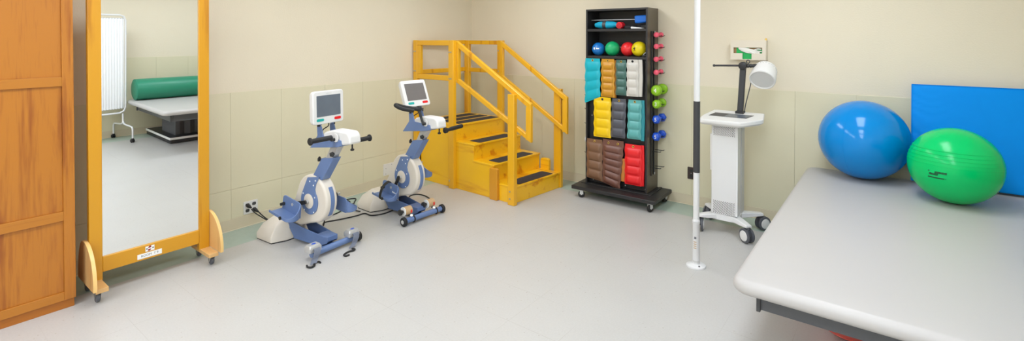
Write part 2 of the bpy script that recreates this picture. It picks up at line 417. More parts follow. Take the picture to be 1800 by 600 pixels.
# ------------------------------------------------------------ wall plates
def plate(name, label, cat, loc, rz, wh, mplate, sockets=True, group=None):
    """wall plate, local x across, y out of the wall is -y"""
    t = thing(name, label, cat, loc, rz, group)
    w, h = wh
    MB().prism(rrect(-w/2, -h/2, w/2, h/2, .006, 3), 'y', -.006, 0).obj('cover', mplate, t, bev=.0015)
    if sockets:
        xs = (-w*.23, w*.23) if w > .09 else (0,)
        for x in xs:
            for z in (-h*.22, h*.22):
                s = MB().prism([(x+u*1., z+v) for u, v in rrect(-.016, -.013, .016, .013, .009, 4)], 'y', -.0075, -.006).obj('socket', 'dark_grey' if mplate != 'outlet_brown' else 'black_plastic', t)
                k = MB()
                for dx in (-.006, .006): k.box((x+dx-.001, -.0079, z-.002), (x+dx+.001, -.0075, z+.006))
                k.obj('slot', 'hole_dark', s)
        MB().cyl((0, -.0062, 0), (0, -.007, 0), .003, n=10).obj('screw', 'light_metal', t)
    else:
        for x, z in ((w*.3, h*.36), (-w*.3, -h*.36), (-w*.28, .012)):
            MB().cyl((x, -.006, z), (x, -.0072, z), .0035, n=10).obj('screw', 'dark_grey', t)
    return t
plate('wall_outlet', 'white four-socket outlet plate on left wall beside the mirror, with plugs in it', 'outlet', (T, -2.802, .157), PI/2, (.118, .108), 'white_plastic')
plate('blank_wall_plate', 'blank white square plate on left wall behind the exercise machine by the stairs', 'wall plate', (T, -1.348, .173), PI/2, (.136, .124), 'white_plastic', False)
plate('wall_outlet', 'small brown outlet low on the back wall behind the white pole', 'outlet', (2.81, -T, .305), 0, (.07, .115), 'outlet_brown')
plate('wall_outlet', 'black outlet under the folding screen, seen only in the mirror', 'outlet', (W-T, -2.84, .25), -PI/2, (.07, .115), 'outlet_brown')
# cords
def cord(label, pts, r=.0045, plug=None, name='power_cord'):
    t = thing(name, label, 'cord', (0, 0, 0))
    MB().tube(smooth_path(pts, 10), r, 8).obj('cable', 'black_rubber', t)
    if plug:
        p0, z = plug
        MB().lathe([(.010, 0), (.015, .006), (.015, .022), (.010, .034), (.007, .05)], (T+.0082, p0, z), (1, .25, -.35), 14).obj('plug', 'black_plastic', t)
    return t
cord('black cord with plug in upper part of the white four-socket outlet', [(.06, -2.82, .155), (.09, -2.80, .12), (.15, -2.74, .06), (.22, -2.70, .012), (.24, -2.62, .0055), (.25, -2.48, .0055)], .0048, (-2.832, .181))
cord('black cord with plug in the lower right socket of the white outlet', [(.062, -2.762, .116), (.10, -2.745, .085), (.15, -2.70, .035), (.18, -2.64, .008), (.19, -2.55, .0055), (.20, -2.45, .0055)], .0048, (-2.775, .133))

# ------------------------------------------------------------ training stairs
stt = thing('training_stairs', 'wooden physiotherapy training stairs with handrails in the room corner', 'stairs', (1.447, -1.059, 0), R(-2.))
SK = .065
sk = lambda c: (c[0]+SK*c[1], c[1], c[2])
U0 = [0., -.26, -.525, -.785]; Z0 = [.168, .337, .503, .675]; UE = -1.345; V0, V1 = .042, .752
TH = .022
def sp(b, nm, mt, bev=.002, par=None): return b.map(sk).obj(nm, mt, par or stt, bev=bev)
for v0, v1 in ((V0, V0+.02), (V1-.02, V1)):
    poly = [(UE, 0), (U0[1]-.012, 0)]
    for i in (1, 2, 3): poly += [(U0[i]-.012, Z0[i]-TH), (U0[i+1]-.012 if i < 3 else UE, Z0[i]-TH)]
    sp(MB().prism(poly, 'y', v0, v1), 'side_panel', 'step')
    sp(MB().box((U0[1]-.0115, v0, 0), (U0[0]-.012, v1, Z0[0]-TH)), 'side_panel', 'step')
for i in range(4):
    ue = U0[i+1]+.002 if i < 3 else UE
    tr = sp(MB().box((ue-.014, V0-.004, Z0[i]-TH+.0003), (U0[i]+.012, V1+.004, Z0[i])), 'tread', 'step', .005)
    sp(MB().box((U0[i]-.0118, V0+.0005, (Z0[i-1] if i else 0)), (U0[i]-.0005, V1-.0005, Z0[i]-TH)), 'riser', 'step', .001)
    if i < 3:
        sp(MB().prism(rrect(U0[i]-.155, V0+.09, U0[i]-.005, V1-.09, .02, 4), 'z', Z0[i]+.0003, Z0[i]+.002), 'grip_strip', 'nonslip', 0, tr)
    else:
        for k in range(3):
            u1 = U0[i]-.01-.175*k
            sp(MB().prism(rrect(u1-.13, V0+.05, u1, V1-.05, .015, 4), 'z', Z0[i]+.0003, Z0[i]+.002), 'grip_strip', 'nonslip', 0, tr)
VN0, VN1, VF0, VF1 = 0., .0415, .7565, .798
pst = 'step_post'
def post(u0, u1, v0, v1, z1, chamfer=False):
    b = MB().box((u0, v0, 0), (u1, v1, z1)); return sp(b, 'post', pst, .004)
post(-.028, .05, VN0-.006, VN1-.006+.004, 1.055); post(-.075, .015, VF0, VF1, 1.05)
post(-.85, -.776, VN0, VN1, 1.565); post(-.878, -.80, VF0, VF1, 1.56)
post(-1.425, -1.36, VN0, VN1, 1.565); post(-1.42, -1.345, VF0, VF1, 1.56)
FT = .036
def frame(pts_boxes, nm='handrail_frame'):
    b = MB()
    for f in pts_boxes: f(b)
    return sp(b, nm, pst, .004)
# platform guard frames
vi = VN1+.001
frame([lambda b: b.box((-1.359, 0, 1.51), (-.851, FT, 1.562)), lambda b: b.box((-1.359, .002, 1.135), (-.851, FT-.002, 1.19)),
       lambda b: b.box((-1.359, .001, 1.19), (-1.30, FT-.001, 1.51))])
for z0, z1 in ((1.51, 1.558), (1.175, 1.225)):
    frame([lambda b: b.box((-1.345, VF0+.003, z0), (-.879, VF1-.004, z1))], 'guard_rail')
    frame([lambda b: b.box((-1.425, VN1+.001, z0+.004), (-1.39, VF0-.001, z1+.004))], 'guard_rail')
# sloped handrail loops
def sloped(v0, v1, ut, zt, ub, zb_top, zb_bot):
    h = .058
    sl = (zb_top-zt)/(ub-ut)
    b = MB()
    b.prism([(ut, zt), (ub, zb_top), (ub, zb_top-h), (ut, zt-h)], 'y', v0, v1)
    zl = zt-.385
    sl2 = (zb_bot-zl)/(ub-ut)
    b2 = MB().prism([(ut, zl), (ub-.0, zb_bot+.05), (ub-.0, zb_bot), (ut, zl-.055)], 'y', v0+.002, v1-.002)
    b3 = MB().box((ub-.058, v0+.001, zb_bot+.02), (ub-.0005, v1-.001, zb_top-h+.028))
    b4 = MB().box((ut+.001, v0+.001, zl-.03), (ut+.035, v1-.001, zt-.03))
    sp(b, 'handrail', pst, .006); sp(b2, 'lower_rail', pst, .005); sp(b3, 'end_stile', pst, .004); sp(b4, 'end_stile', pst, .003)
sloped(VN1-.0055, VN1+.032, -.775, 1.562, .212, .978, .615)
sloped(VF0-.037, VF0-.001, -.80, 1.562, .118, .972, .585)
# filler blocks beside the second step
sp(MB().prism(rrect(-.275, .0, -.175, .31, .012, 4), 'y', .008, V0-.0005), 'filler_block', 'step_dark', .003)
sp(MB().prism(rrect(-.25, .0, -.14, .285, .03, 5), 'y', V1+.005, V1+.04), 'filler_block', 'step', .003)
for u, v, zs in ((-.835, -.001, (1.44, 1.16, .62, .08)), (-1.41, -.001, (1.44, 1.22)), (-1.385, -.001, (1.44, 1.22)), (-.81, -.001, (1.44, 1.16)), (.0, -.007, (.13, .06))):
    for z in zs: sp(MB().lathe([(.009, 0), (.009, .002), (.005, .004), (.001, .004)], (u, v, z), (0, -1, 0), 12), 'bolt', 'steel', 0)
for z in (1.44, 1.2): sp(MB().lathe([(.009, 0), (.009, .002), (.005, .004), (.001, .004)], (-.86, VF0+.001, z), (0, -1, 0), 12), 'bolt', 'steel', 0)

# ------------------------------------------------------------ exercise machines
def wheel(b, c, ax, r, w):
    return b.lathe([(r*.35, -w/2), (r*.85, -w/2), (r, -w*.3), (r, w*.3), (r*.85, w/2), (r*.35, w/2)], c, ax, 28)
def foot_shell(parent, T_, strap=False, side=-1):
    """open foot shell: length along x (toe +x), tall wall on the inner side (+y for side=-1)"""
    s = -side
    L_, w = .125, .055
    out = [(-L_, -w*s), (L_-.05, -w*s)]+[(L_-.05+.05*math.cos(R(a)), s*(w*math.sin(R(a)))) for a in range(-80, 81, 16)]+[(L_-.05, w*s), (-L_, w*s)]
    b = MB().prism(out, 'z', 0, .007)
    path = out[::1]
    n = len(path)
    hs = []
    for i, (x, y) in enumerate(path):
        t = (y*s+w)/(2*w)
        hs.append(.022+.078*max(0, t)**1.6 if x > L_-.06 or y*s > 0 else (.022 if x > 0 else .016))
    hs[-1] = .085; hs[-2] = .112
    b.wall(path, hs, .004, .007)
    # tall inner plate with rounded top
    pl = [(-L_, .0)]+[(-L_+.0, .07)]+[(-L_+.03-.03*math.cos(R(a)), .085+.03*math.sin(R(a))) for a in range(0, 91, 30)]+[(L_-.05-.0+.03*math.sin(R(a)), .085+.03*math.cos(R(a))) for a in range(0, 91, 30)]+[(L_-.02, 0)]
    b.prism(pl, 'y', s*w-.004, s*w+.004)
    o = b.xf(T_).obj('foot_shell', 'bike_blue', parent, bev=.0015)
    MB().cyl((.03, -w*s, .012), (.03, -(w+.012)*s, .012), .013, n=16).xf(T_).obj('strap_knob', 'black_plastic', o)
    MB().cyl((-.1, w*s*.9, .05), (-.1, w*s*.9-.03*s, .05), .012, n=12).xf(T_).obj('strap_knob', 'black_plastic', o)
    MB().lathe([(.012, 0), (.012, .003), (.004, .003)], (.0, s*(w-.004), .075), (0, -s, 0), 16).xf(T_).obj('rivet', 'silver', o)
    if strap:
        pth = [(.0, -w*s*1.12, .0), (.0, -w*s*1.15, .03), (-.01, -w*s*.7, .085), (-.015, 0, .115), (-.02, w*s*.8, .125), (-.02, w*s*1.15, .1)]
        q = MB(); rings = []
        for c in smooth_path(pth, 5): rings.append([c+Vector((-.016, 0, 0)), c+Vector((.016, 0, 0)), c+Vector((.016, 0, .004)), c+Vector((-.016, 0, .004))])
        q.loft(rings).xf(T_).obj('strap', 'black_rubber', o)
        q = MB()
        for kx in range(4): q.box((.02+.014*kx, s*(w-.0052), .035), (.03+.014*kx, s*(w-.004), .05-.002*kx))
        q.xf(T_).obj('printed_mark', 'mark_white', o)
    return o
def TRS(loc, rx=0, ry=0, rz=0):
    return Matrix.Translation(loc) @ Matrix.Rotation(R(rz), 4, 'Z') @ Matrix.Rotation(R(ry), 4, 'Y') @ Matrix.Rotation(R(rx), 4, 'X')
def machine(label, loc, rz, kind):
    t = thing('exercise_bike', label, 'exercise bike', loc, rz, 'seatless leg and arm exercise machines')
    # white hood at the rear
    base = [(-.715, -.19), (-.70, -.205), (-.50, -.205), (-.455, -.10), (-.455, .10), (-.50, .205), (-.70, .205), (-.715, .19)]
    mid = [(-.70, -.15), (-.685, -.165), (-.515, -.165), (-.465, -.09), (-.465, .09), (-.515, .165), (-.685, .165), (-.70, .15)]
    top = [(-.64, -.085), (-.63, -.095), (-.54, -.10), (-.50, -.06), (-.50, .06), (-.54, .10), (-.63, .095), (-.64, .085)]
    MB().loft([[(x, y, .006) for x, y in base], [(x, y, .05) for x, y in base], [(x, y, .11) for x, y in mid], [(x, y, .168) for x, y in top]]).obj('rear_hood', 'warm_white', t, bev=.014, seg=3)
    MB().loft([[(x*.995-.002, y*.98, 0) for x, y in base], [(x*.995-.002, y*.98, .0062) for x, y in base]]).obj('hood_base', 'black_rubber', t)
    # base beam: two cheeks and a web
    b = MB()
    side = [(-.52, .158), (-.40, .024), (-.11, .024), (-.03, .06), (-.03, .10), (-.09, .105), (-.30, .125)]
    for s in (-1, 1):
        rings = []
        for v0 in (0, .008): rings.append([(u, s*(.075-.03*max(0, (u+.45)/.42))-s*v0, z) for u, z in side])
        b.loft(rings)
    b.loft([[(-.42, -.072, .024), (-.42, .072, .024), (-.42, .072, .03), (-.42, -.072, .03)], [(-.03, -.05, .024), (-.03, .05, .024), (-.03, .05, .03), (-.03, -.05, .03)]])
    b.loft([[(-.15, -.05, .098), (-.15, .05, .098), (-.15, .05, .106), (-.15, -.05, .106)], [(-.025, -.045, .07), (-.025, .045, .07), (-.025, .045, .105), (-.025, -.045, .105)]])
    b.obj('base_beam', 'bike_blue_deep', t, bev=.002)
    MB().cyl((0, -.2, .04), (0, .2, .04), .0235, n=24).obj('foot_bar', 'bike_blue', t, bev=.002)
    for s in (-1, 1):
        if kind == 1 and s < 0: continue
        o = wheel(MB(), (0, s*.215, .0385), (0, 1, 0), .038, .03).obj('wheel', 'black_rubber', t)
        MB().lathe([(.018, 0), (.016, .004), (.004, .006)], (0, s*.229, .0385), (0, s, 0), 18).obj('hub_cap', 'silver', o)
    # drive housing
    cx, cz, rr = -.212, .362, .185
    poly = arc(cx, cz, rr, -62, 150, 34)+[(-.43, .33), (-.50, .22), (-.51, .14), (-.36, .125), (-.25, .165)]
    MB().prism(poly, 'y', -.05, .05).obj('drive_housing', 'warm_white', t, bev=.016, seg=3)
    e = MB(); rings = []
    for a in range(-38, 36, 4):
        c_, s_ = math.cos(R(a)), math.sin(R(a))
        rings.append([(cx+(rr-.004)*c_, -.012, cz+(rr-.004)*s_), (cx+(rr+.0015)*c_, -.012, cz+(rr+.0015)*s_), (cx+(rr+.0015)*c_, .022, cz+(rr+.0015)*s_), (cx+(rr-.004)*c_, .022, cz+(rr-.004)*s_)])
    e.loft(rings).obj('rim_stripe', 'bike_blue', t)
    hub = (-.228, .346)
    ring = [(-.245, .525), (-.108, .548), (-.148, .485), (-.160, .442)]+arc(hub[0], hub[1], .102, 42, -205, 36)
    for s in (-1, 1):
        MB().prism(ring, 'y', s*.0505, s*.06).obj('side_plate', 'bike_blue', t, bev=.0015)
        pl = MB().lathe([(.056, 0), (.056, .004), (.05, .006), (.02, .0065)], (hub[0], s*.0602, hub[1]), (0, s, 0), 36).obj('hub_disc', 'warm_white', t)
        MB().cyl((hub[0], s*.066, hub[1]), (hub[0], s*.088, hub[1]), .013, n=20).obj('axle', 'silver', pl)
        b = MB()
        for u, z in ((-.156, .385), (-.30, .395), (-.285, .27), (-.17, .27), (-.215, .50), (-.145, .515), (-.17, .475)): b.lathe([(.006, 0), (.006, .002), (.001, .003)], (u, s*.06, z), (0, s, 0), 10)
        b.obj('rivet', 'mark_white', t)
    # cranks and foot shells
    ang = {1: 195, 2: 240}[kind]
    for s in (-1, 1):
        a = R(ang if s < 0 else ang-180)
        cl = .125
        ex, ez = hub[0]+cl*math.cos(a), hub[1]+cl*math.sin(a)
        MB().prism([(hub[0]+x*math.cos(a)-y*math.sin(a), hub[1]+x*math.sin(a)+y*math.cos(a)) for x, y in rrect(-.018, -.015, cl+.016, .015, .014, 4)], 'y', s*.0885, s*.1).obj('crank', 'black_plastic', t, bev=.002)
        MB().cyl((ex, s*.1, ez), (ex, s*.128, ez), .008, n=12).obj('pedal_axle', 'steel', t)
        if kind == 1: T_ = TRS((ex+.01, s*.185, ez-.066), 0, 9, 0) if s < 0 else TRS((ex-.03, s*.185, ez-.135), 0, 4, 0)
        else: T_ = TRS((ex+.0, s*.185, ez-.055), 0, 6, 0) if s < 0 else TRS((ex-.09, s*.185, ez-.135), 0, 6, 0)
        foot_shell(t, T_, strap=(kind == 2 and s < 0), side=s)
    # column
    MB().prism([(-.24, .50), (-.10, .52), (.038, .706), (-.104, .687)], 'y', -.038, .038).obj('lower_column', 'bike_blue', t, bev=.006)
    MB().prism([(-.078, .67), (-.0, .68), (.09, .81), (.0, .80)], 'y', -.027, .027).obj('upper_column', 'silver', t, bev=.004)
    def knob(p, d, big=True):
        k = MB().cyl(p, Vector(p)+Vector(d)*.02, .006, n=10)
        k.lathe([(.008, .016), (.021, .02), (.021, .03), (.008, .036)], p, d, 5)
        return k.obj('clamp_knob', 'black_plastic', t, bev=.003)
    knob((-.115, -.02, .672), (-.85, -.45, .1)); knob((.03, -.03, .74), (.5, -.85, -.1))
    # head
    plate_ = [(-.212, .757), (.105, .798), (.16, .815), (.15, .852), (-.05, .862), (-.072, .93), (-.105, .95), (-.125, .93), (-.12, .86)]
    for s in (-1, 1): MB().prism(plate_, 'y', s*.052, s*.06).obj('head_bracket', 'bike_blue', t, bev=.002)
    MB().prism([(-.208, .757), (.105, .797), (.105, .803), (-.208, .763)], 'y', -.0515, .0515).obj('bracket_web', 'bike_blue', t)
    MB().prism([(-.09, .80), (-.09, .86), (-.04, .895), (.05, .918), (.17, .918)]+arc(.19, .868, .05, 90, 0, 8)[1:]+[(.246, .832), (.10, .806)], 'y', -.0512, .0512).obj('head_cover', 'white_plastic', t, bev=.014, seg=3)
    MB().cyl((.10, -.0605, .868), (.10, -.066, .868), .032, n=28).obj('head_cap', 'white_plastic', t, bev=.003)
    MB().cyl((.205, 0, .835), (.205, 0, .785), .006, n=10).lathe([(.008, 0), (.014, .004), (.014, .012), (.008, .016)], (.205, 0, .775), (0, 0, 1), 14).obj('clamp_knob', 'black_plastic', t)
    if kind == 1:
        for s in (-1, 1):
            z = .872 if s < 0 else .812
            q = MB().tube([(.09, s*.066, .855), (.09, s*.09, .855), (.085, s*.1, z)], .011, 12).obj('grip_crank', 'black_plastic', t)
            g = MB().lathe([(.014, 0), (.018, .004), (.0175, .12), (.0175, .165), (.026, .17), (.027, .178), (.02, .184)], (.085, s*.085, z), (0, s, 0), 24).obj('hand_grip', 'black_rubber', t)
    else:
        q = MB().tube([(.10, -.066, .862), (.10, -.09, .862)], .014, 12); q.tube([(.10, -.088, .862), (.055, -.1, .985)], .011, 12); q.obj('grip_crank', 'black_plastic', t)
        MB().tube(smooth_path([(.055, -.1, .985), (.03, -.15, .995), (.01, -.23, 1.015), (.0, -.285, 1.035), (.03, -.315, 1.035), (.06, -.28, 1.01), (.10, -.19, .985)], 7), .0165, 14).lathe([(.012, 0), (.024, .008), (.024, .03), (.012, .04)], (.055, -.075, .987), (0, -1, 0), 18).obj('hand_grip', 'black_rubber', t)
        q = MB().tube([(.16, .058, .862), (.16, .085, .862)], .014, 12); q.tube([(.16, .083, .862), (.175, .095, .79)], .011, 12); q.obj('grip_crank', 'black_plastic', t)
        MB().lathe([(.012, 0), (.024, .008), (.024, .03), (.013, .04), (.016, .08), (.017, .09), (.0185, .1), (.0185, .24), (.012, .247)], (.175, .085, .787), (-.12, 1, .03), 18).obj('hand_grip', 'black_rubber', t)
    # monitor
    T_ = TRS((-.035, -.02, 1.078), 0, -1, 2) if kind == 1 else TRS((-.125, .02, 1.10), 0, -22, -1)
    mo = MB().loft([[(-.055, y, z) for y, z in rrect(-.125, -.112, .125, .112, .02)], [(-.03, y, z) for y, z in rrect(-.136, -.122, .136, .122, .022)], [(-.006, y, z) for y, z in rrect(-.136, -.122, .136, .122, .022)], [(0, y, z) for y, z in rrect(-.131, -.117, .131, .117, .02)]]).xf(T_).obj('monitor', 'white_plastic', t)
    MB().prism(rrect(-.106, -.066, .106, .09, .003, 2), 'x', .0002, .0012).xf(T_).obj('screen', 'screen_glass' if kind == 1 else 'screen_warm', mo)
    MB().prism(rrect(-.108, -.1, -.045, -.08, .009, 4), 'x', .0002, .002).xf(T_).obj('green_button', 'button_teal', mo)
    MB().prism(rrect(.048, -.1, .108, -.08, .009, 4), 'x', .0002, .002).xf(T_).obj('red_button', 'button_red', mo)
    if kind == 1:
        q = MB()
        for k in range(6): q.box((.0002, .0+.008*k-.02, .1), (.001, .005+.008*k-.02, .105))
        q.xf(T_).obj('printed_mark', 'light_metal', mo)
    mz = .97
    for s in (-1, 1):
        MB().tube([(-.095, s*.056, .935), (-.075 if kind == 1 else -.1, s*.05, .975 if kind == 1 else 1.0)], .010, 10).obj('monitor_arm', 'bike_blue', t)
        MB().cyl((-.095, s*.061, .94), (-.095, s*.072, .94), .011, n=14).obj('arm_screw', 'black_plastic', t)
    MB().box((-.1, -.046, .955), (-.05, .046, .97)).obj('monitor_mount', 'dark_grey', t, bev=.002)
    MB().tube(smooth_path([(-.08, .01, .965), (-.07, -.0, .93), (-.11, -.015, .90), (-.14, -.01, .85), (-.1, 0, .82)], 6), .004, 8).obj('cable', 'black_rubber', t)
    if kind == 1:      # strap clamps with web straps and hooks
        for yc, yaw in ((-.185, 0), (.155, 0)):
            cl = MB().loft([[(x, y, .0638) for x, y in rrect(-.035, yc-.048, .035, yc+.048, .008)], [(x, y, .095) for x, y in rrect(-.037, yc-.05, .037, yc+.05, .008)], [(x, y, .112) for x, y in rrect(-.026, yc-.04, .026, yc+.04, .008)]]).obj('strap_clamp', 'silver', t)
            MB().lathe([(.018, 0), (.016, .002), (.002, .0025)], (.0, yc+.005, .1122), (0, 0, 1), 24, up=(0, 1, 0), squash=.6).obj('badge', 'bell_blue', cl)
            st = MB(); rings = []
            for c in smooth_path([(.036, yc, .09), (.05, yc, .088), (.064, yc-.012, .06), (.068, yc-.035, .03), (.085, yc-.055 if yc < 0 else yc-.07, .012)], 5):
                rings.append([c+Vector((0, -.026, 0)), c+Vector((0, .026, 0)), c+Vector((.004, .026, 0)), c+Vector((.004, -.026, 0))])
            st.loft(rings).obj('web_strap', 'strap_grey', t)
            hk = smooth_path([(.075, yc-.03, .008), (.10, yc-.04, .008), (.125, yc-.03, .008), (.12, yc, .008), (.095, yc+.012, .009), (.08, yc+.03, .008), (.09, yc+.055, .007), (.115, yc+.05, .007)] if yc < 0 else
                             [(.085, yc+.03, .008), (.11, yc+.035, .008), (.12, yc+.015, .008), (.11, yc-.01, .008), (.11, yc-.04, .008), (.125, yc-.075, .007), (.15, yc-.075, .007), (.155, yc-.05, .007)], 6)
            MB().tube([c+Vector((-.012, -.062, 0)) if yc < 0 else c+Vector((.012, -.105, 0)) for c in hk], .0065, 10).obj('hook', 'black_rubber', t)
    else:
        for yc in (-.165, .09):
            q = MB().torus((0, yc+.05, .04), (0, 1, 0), .027, .006).cyl((-.005, yc+.05, .066), (-.02, yc+.02, .075), .009)
            cl = q.obj('pad_clamp', 'black_plastic', t)
            pd = MB().lathe([(.03, 0), (.036, .004), (.036, .076), (.03, .08)], (-.035, yc-.03, .112), (0, 1, 0), 26).obj('calf_pad', 'tan_pad', t)
            MB().lathe([(.037, 0), (.0372, .004), (.03, .006)], (-.035, yc-.031, .112), (0, 1, 0), 26).obj('pad_rim', 'mark_white', pd)
            MB().cyl((-.035, yc-.032, .112), (-.035, yc-.05, .112), .013, n=12).lathe([(.014, 0), (.026, .004), (.026, .018), (.014, .022)], (-.035, yc-.05, .112), (0, -1, 0), 8).obj('pad_knob', 'black_plastic', pd)
            MB().lathe([(.009, 0), (.013, .004), (.013, .012), (.006, .016)], (.0, yc+.03, .067), (.5, -.3, 1), 14).obj('clamp_nut', 'mark_white', cl)
            MB().box((.0015, yc+.022, .098), (.006, yc+.034, .122)).obj('red_tab', 'med_red', pd)
    return t
b1 = machine('exercise bike nearer the mirror, with straight hand grips and grey straps on its foot bar', (1.02, -2.655, 0), R(4), 1)
b2 = machine('exercise bike beside the wooden stairs, with curved hand cranks and tan calf pads', (1.07, -1.813, 0), R(-2), 2)
# cables on the floor around the two machines
cord('black cable from the strap machine along the floor to the one by the stairs', [(.60, -2.50, .12), (.56, -2.455, .06), (.53, -2.445, .012), (.46, -2.39, .0055), (.50, -2.28, .0055), (.54, -2.14, .0055), (.55, -2.05, .0055), (.64, -2.04, .0055), (.69, -1.95, .0055), (.685, -1.84, .0055)], .0055)
cord('thin black cord looping on the teal tiles between the two machines', [(.34, -2.42, .0055), (.35, -2.22, .0055), (.277, -2.058, .0055), (.17, -1.94, .0055), (.085, -1.93, .0055), (.13, -1.85, .0055), (.216, -1.925, .0055), (.31, -2.0, .0055), (.40, -2.05, .0055), (.50, -2.06, .016)], .005)
cord('black cable loop on pale floor between the machine and the wooden stairs', [(.57, -1.57, .0055), (.49, -1.46, .0055), (.51, -1.385, .0055), (.62, -1.375, .0055), (.77, -1.44, .0055), (.84, -1.58, .0055), (.80, -1.665, .0055), (.72, -1.70, .0055)], .0055)

# ------------------------------------------------------------ weight rack
RA = Vector((1.838, -.303, 0)); RZ = R(1.06)
def rw_(x, y, z):
    c, s = math.cos(RZ), math.sin(RZ)
    return (RA.x+x*c-y*s, RA.y+x*s+y*c, z)
rk = thing('weight_rack', 'tall black shelving rack on a wheeled board against the back wall, hung with weights', 'rack', tuple(RA), RZ)
RW, RD, Z0r, Z1r = .65, .275, .117, 1.88
MB().box((-.07, -.172, .08), (.79, .28, .115)).obj('dolly_board', 'rack_black', rk, bev=.004)
b = MB(); b.box((-.03, -.04, .1152), (.70, -.015, .122)); b.box((.672, -.0149, .1152), (.70, .27, .122)); b.obj('dolly_rail', 'black_plastic', rk, bev=.002)
for x, y, a in ((.03, -.135, 25), (.735, -.135, 70), (.745, .22, 80), (.0, .22, 20)):
    T_ = TRS((x, y, 0), 0, 0, a)
    c = MB().box((-.028, -.022, .075), (.028, .022, .0798)).box((-.02, -.018, .034), (.014, -.0155, .076)).box((-.02, .0155, .034), (.014, .018, .076)).cyl((-.004, -.019, .0335), (-.004, .019, .0335), .006, n=10)
    ca = c.xf(T_).obj('caster', 'light_metal', rk, bev=.001)
    wheel(MB(), (-.004, 0, .0335), (0, 1, 0), .033, .026).xf(T_).obj('wheel', 'black_rubber', ca)
b = MB().box((0, 0, Z0r), (.017, RD, Z1r)); b.obj('side_panel', 'rack_black', rk, bev=.001)
b = MB().box((RW-.017, 0, Z0r), (RW, RD, Z1r)); b.obj('side_panel', 'rack_side', rk, bev=.001)
for x in (0, RW-.017): MB().box((x-.0004, -.0012, Z0r), (x+.0174, -.0001, Z1r)).obj('edge_strip', 'rack_black', rk)
MB().box((.0172, .0, Z1r-.018), (RW-.0172, RD, Z1r)).obj('top_panel', 'rack_black', rk, bev=.001)
MB().box((.0172, RD-.012, Z0r), (RW-.0172, RD, Z1r-.0182)).obj('back_panel', 'rack_black', rk)
for z in (1.655, 1.385): MB().box((.0172, .0, z), (RW-.0172, RD-.0122, z+.026)).obj('shelf', 'rack_black', rk, bev=.002)
MB().box((.0172, .05, Z0r+.002), (RW-.0172, .062, 1.384)).obj('hanging_panel', 'rack_black', rk)
b = MB()
for x, z in ((.045, .80), (.06, .142), (.41, .142), (.615, .14), (.615, 1.36), (.05, 1.36)): b.lathe([(.006, 0), (.005, .002), (.001, .003)], (x, .05, z), (0, -1, 0), 10)
b.obj('screw', 'silver', rk)
for x0, x1, y, z in ((.0172, RW-.0172, .09, 1.772), (.0172, RW-.0172, .12, 1.498)): MB().cyl((x0, y, z), (x1, y, z), .005, n=12).obj('rod', 'steel', rk)
for y in (.092, .155): MB().box((RW, y-.012, .27), (RW+.012, y+.012, 1.655)).obj('dumbbell_rail', 'black_plastic', rk, bev=.002)
for z in (1.645, .28):
    MB().lathe([(.012, 0), (.012, .003), (.004, .006)], (RW+.0122, .155, z), (1, 0, 0), 14).obj('bolt', 'silver', rk)
PEG = {'pink': (1.607, 1.496, 1.374, 1.249), 'lime': (1.075, .945), 'blue': (.80, .637)}
for zs in list(PEG.values())+[(.502, .343)]:
    for z in zs:
        for y in (.105, .19): MB().tube([(RW+.005, y, z), (RW+.088, y, z+.002), (RW+.096, y, z+.009)], .0035, 8).obj('peg', 'black_plastic', rk)
for z in (1.15, 1.0, .86, .71, .41):
    MB().tube([(0, .05, z), (-.035, .05, z+.001), (-.04, .05, z+.008)], .003, 8).obj('peg', 'black_plastic', rk)
d = thing('weight_plate', 'small grey disc hanging on the left side of the weight rack', 'weight plate', rw_(-.012, .05, .55), RZ)
MB().lathe([(.008, -.009), (.034, -.009), (.036, -.005), (.036, .005), (.034, .009), (.008, .009)], (0, 0, 0), (1, 0, 0), 28).obj('disc', 'light_metal', d)
MB().lathe([(.012, -.0105), (.012, .0105)], (0, 0, 0), (1, 0, 0), 18).obj('hub', 'steel', d)

def hexbell(kind, c, label, r, half, mcol, rh, sides, group, digit=None):
    t = thing('dumbbell', label, 'dumbbell', c, RZ, group)
    for s in (-1, 1):
        prof = [(r*.55, .0), (r*.9, .004), (r, r*.35), (r, r*.75), (r*.85, r*1.1), (r*.5, r*1.25)]
        h = MB().lathe(prof, (0, s*(half-r*1.25), 0), (0, s, 0), sides, up=(.38, 0, .92)).obj('head', mcol, t, bev=r*.12, seg=2, ang=28)
        if digit and s < 0: text_mesh(digit, r*1.1, 'number_mark', 'mark_white', h, Matrix.Translation((0, -half-.0008, 0)) @ Matrix.Rotation(PI/2, 4, 'X'))
    MB().lathe([(rh, -(half-r*1.2)), (rh*1.15, 0), (rh, half-r*1.2)], (0, 0, 0), (0, 1, 0), 16).obj('handle', mcol, t)
    return t
xo = RW+.062
ordn = ('topmost', 'second from top', 'third from top', 'lowest')
for i, z in enumerate(PEG['pink']): hexbell('p', rw_(xo-.01, .148, z+.0145), 'small pink dumbbell on rack side, %s of the four pink ones' % ordn[i], .027, .078, 'bell_pink', .0105, 8, 'dumbbells on the rack side')
hexbell('g', rw_(xo, .148, PEG['lime'][0]+.0185), 'larger lime green dumbbell directly below the pink ones', .052, .115, 'bell_lime', .0145, 20, 'dumbbells on the rack side', '4')
hexbell('g', rw_(xo, .148, PEG['lime'][1]+.0175), 'smaller lime green dumbbell directly above the blue ones', .045, .10, 'bell_lime', .0135, 8, 'dumbbells on the rack side', '3')
hexbell('b', rw_(xo, .148, PEG['blue'][0]+.0175), 'upper of the two blue dumbbells on the rack side', .044, .105, 'bell_blue', .0135, 6, 'dumbbells on the rack side', '5')
hexbell('b', rw_(xo, .148, PEG['blue'][1]+.0175), 'lower blue dumbbell, lowest on the rack side', .044, .105, 'bell_blue', .0135, 6, 'dumbbells on the rack side', '5')

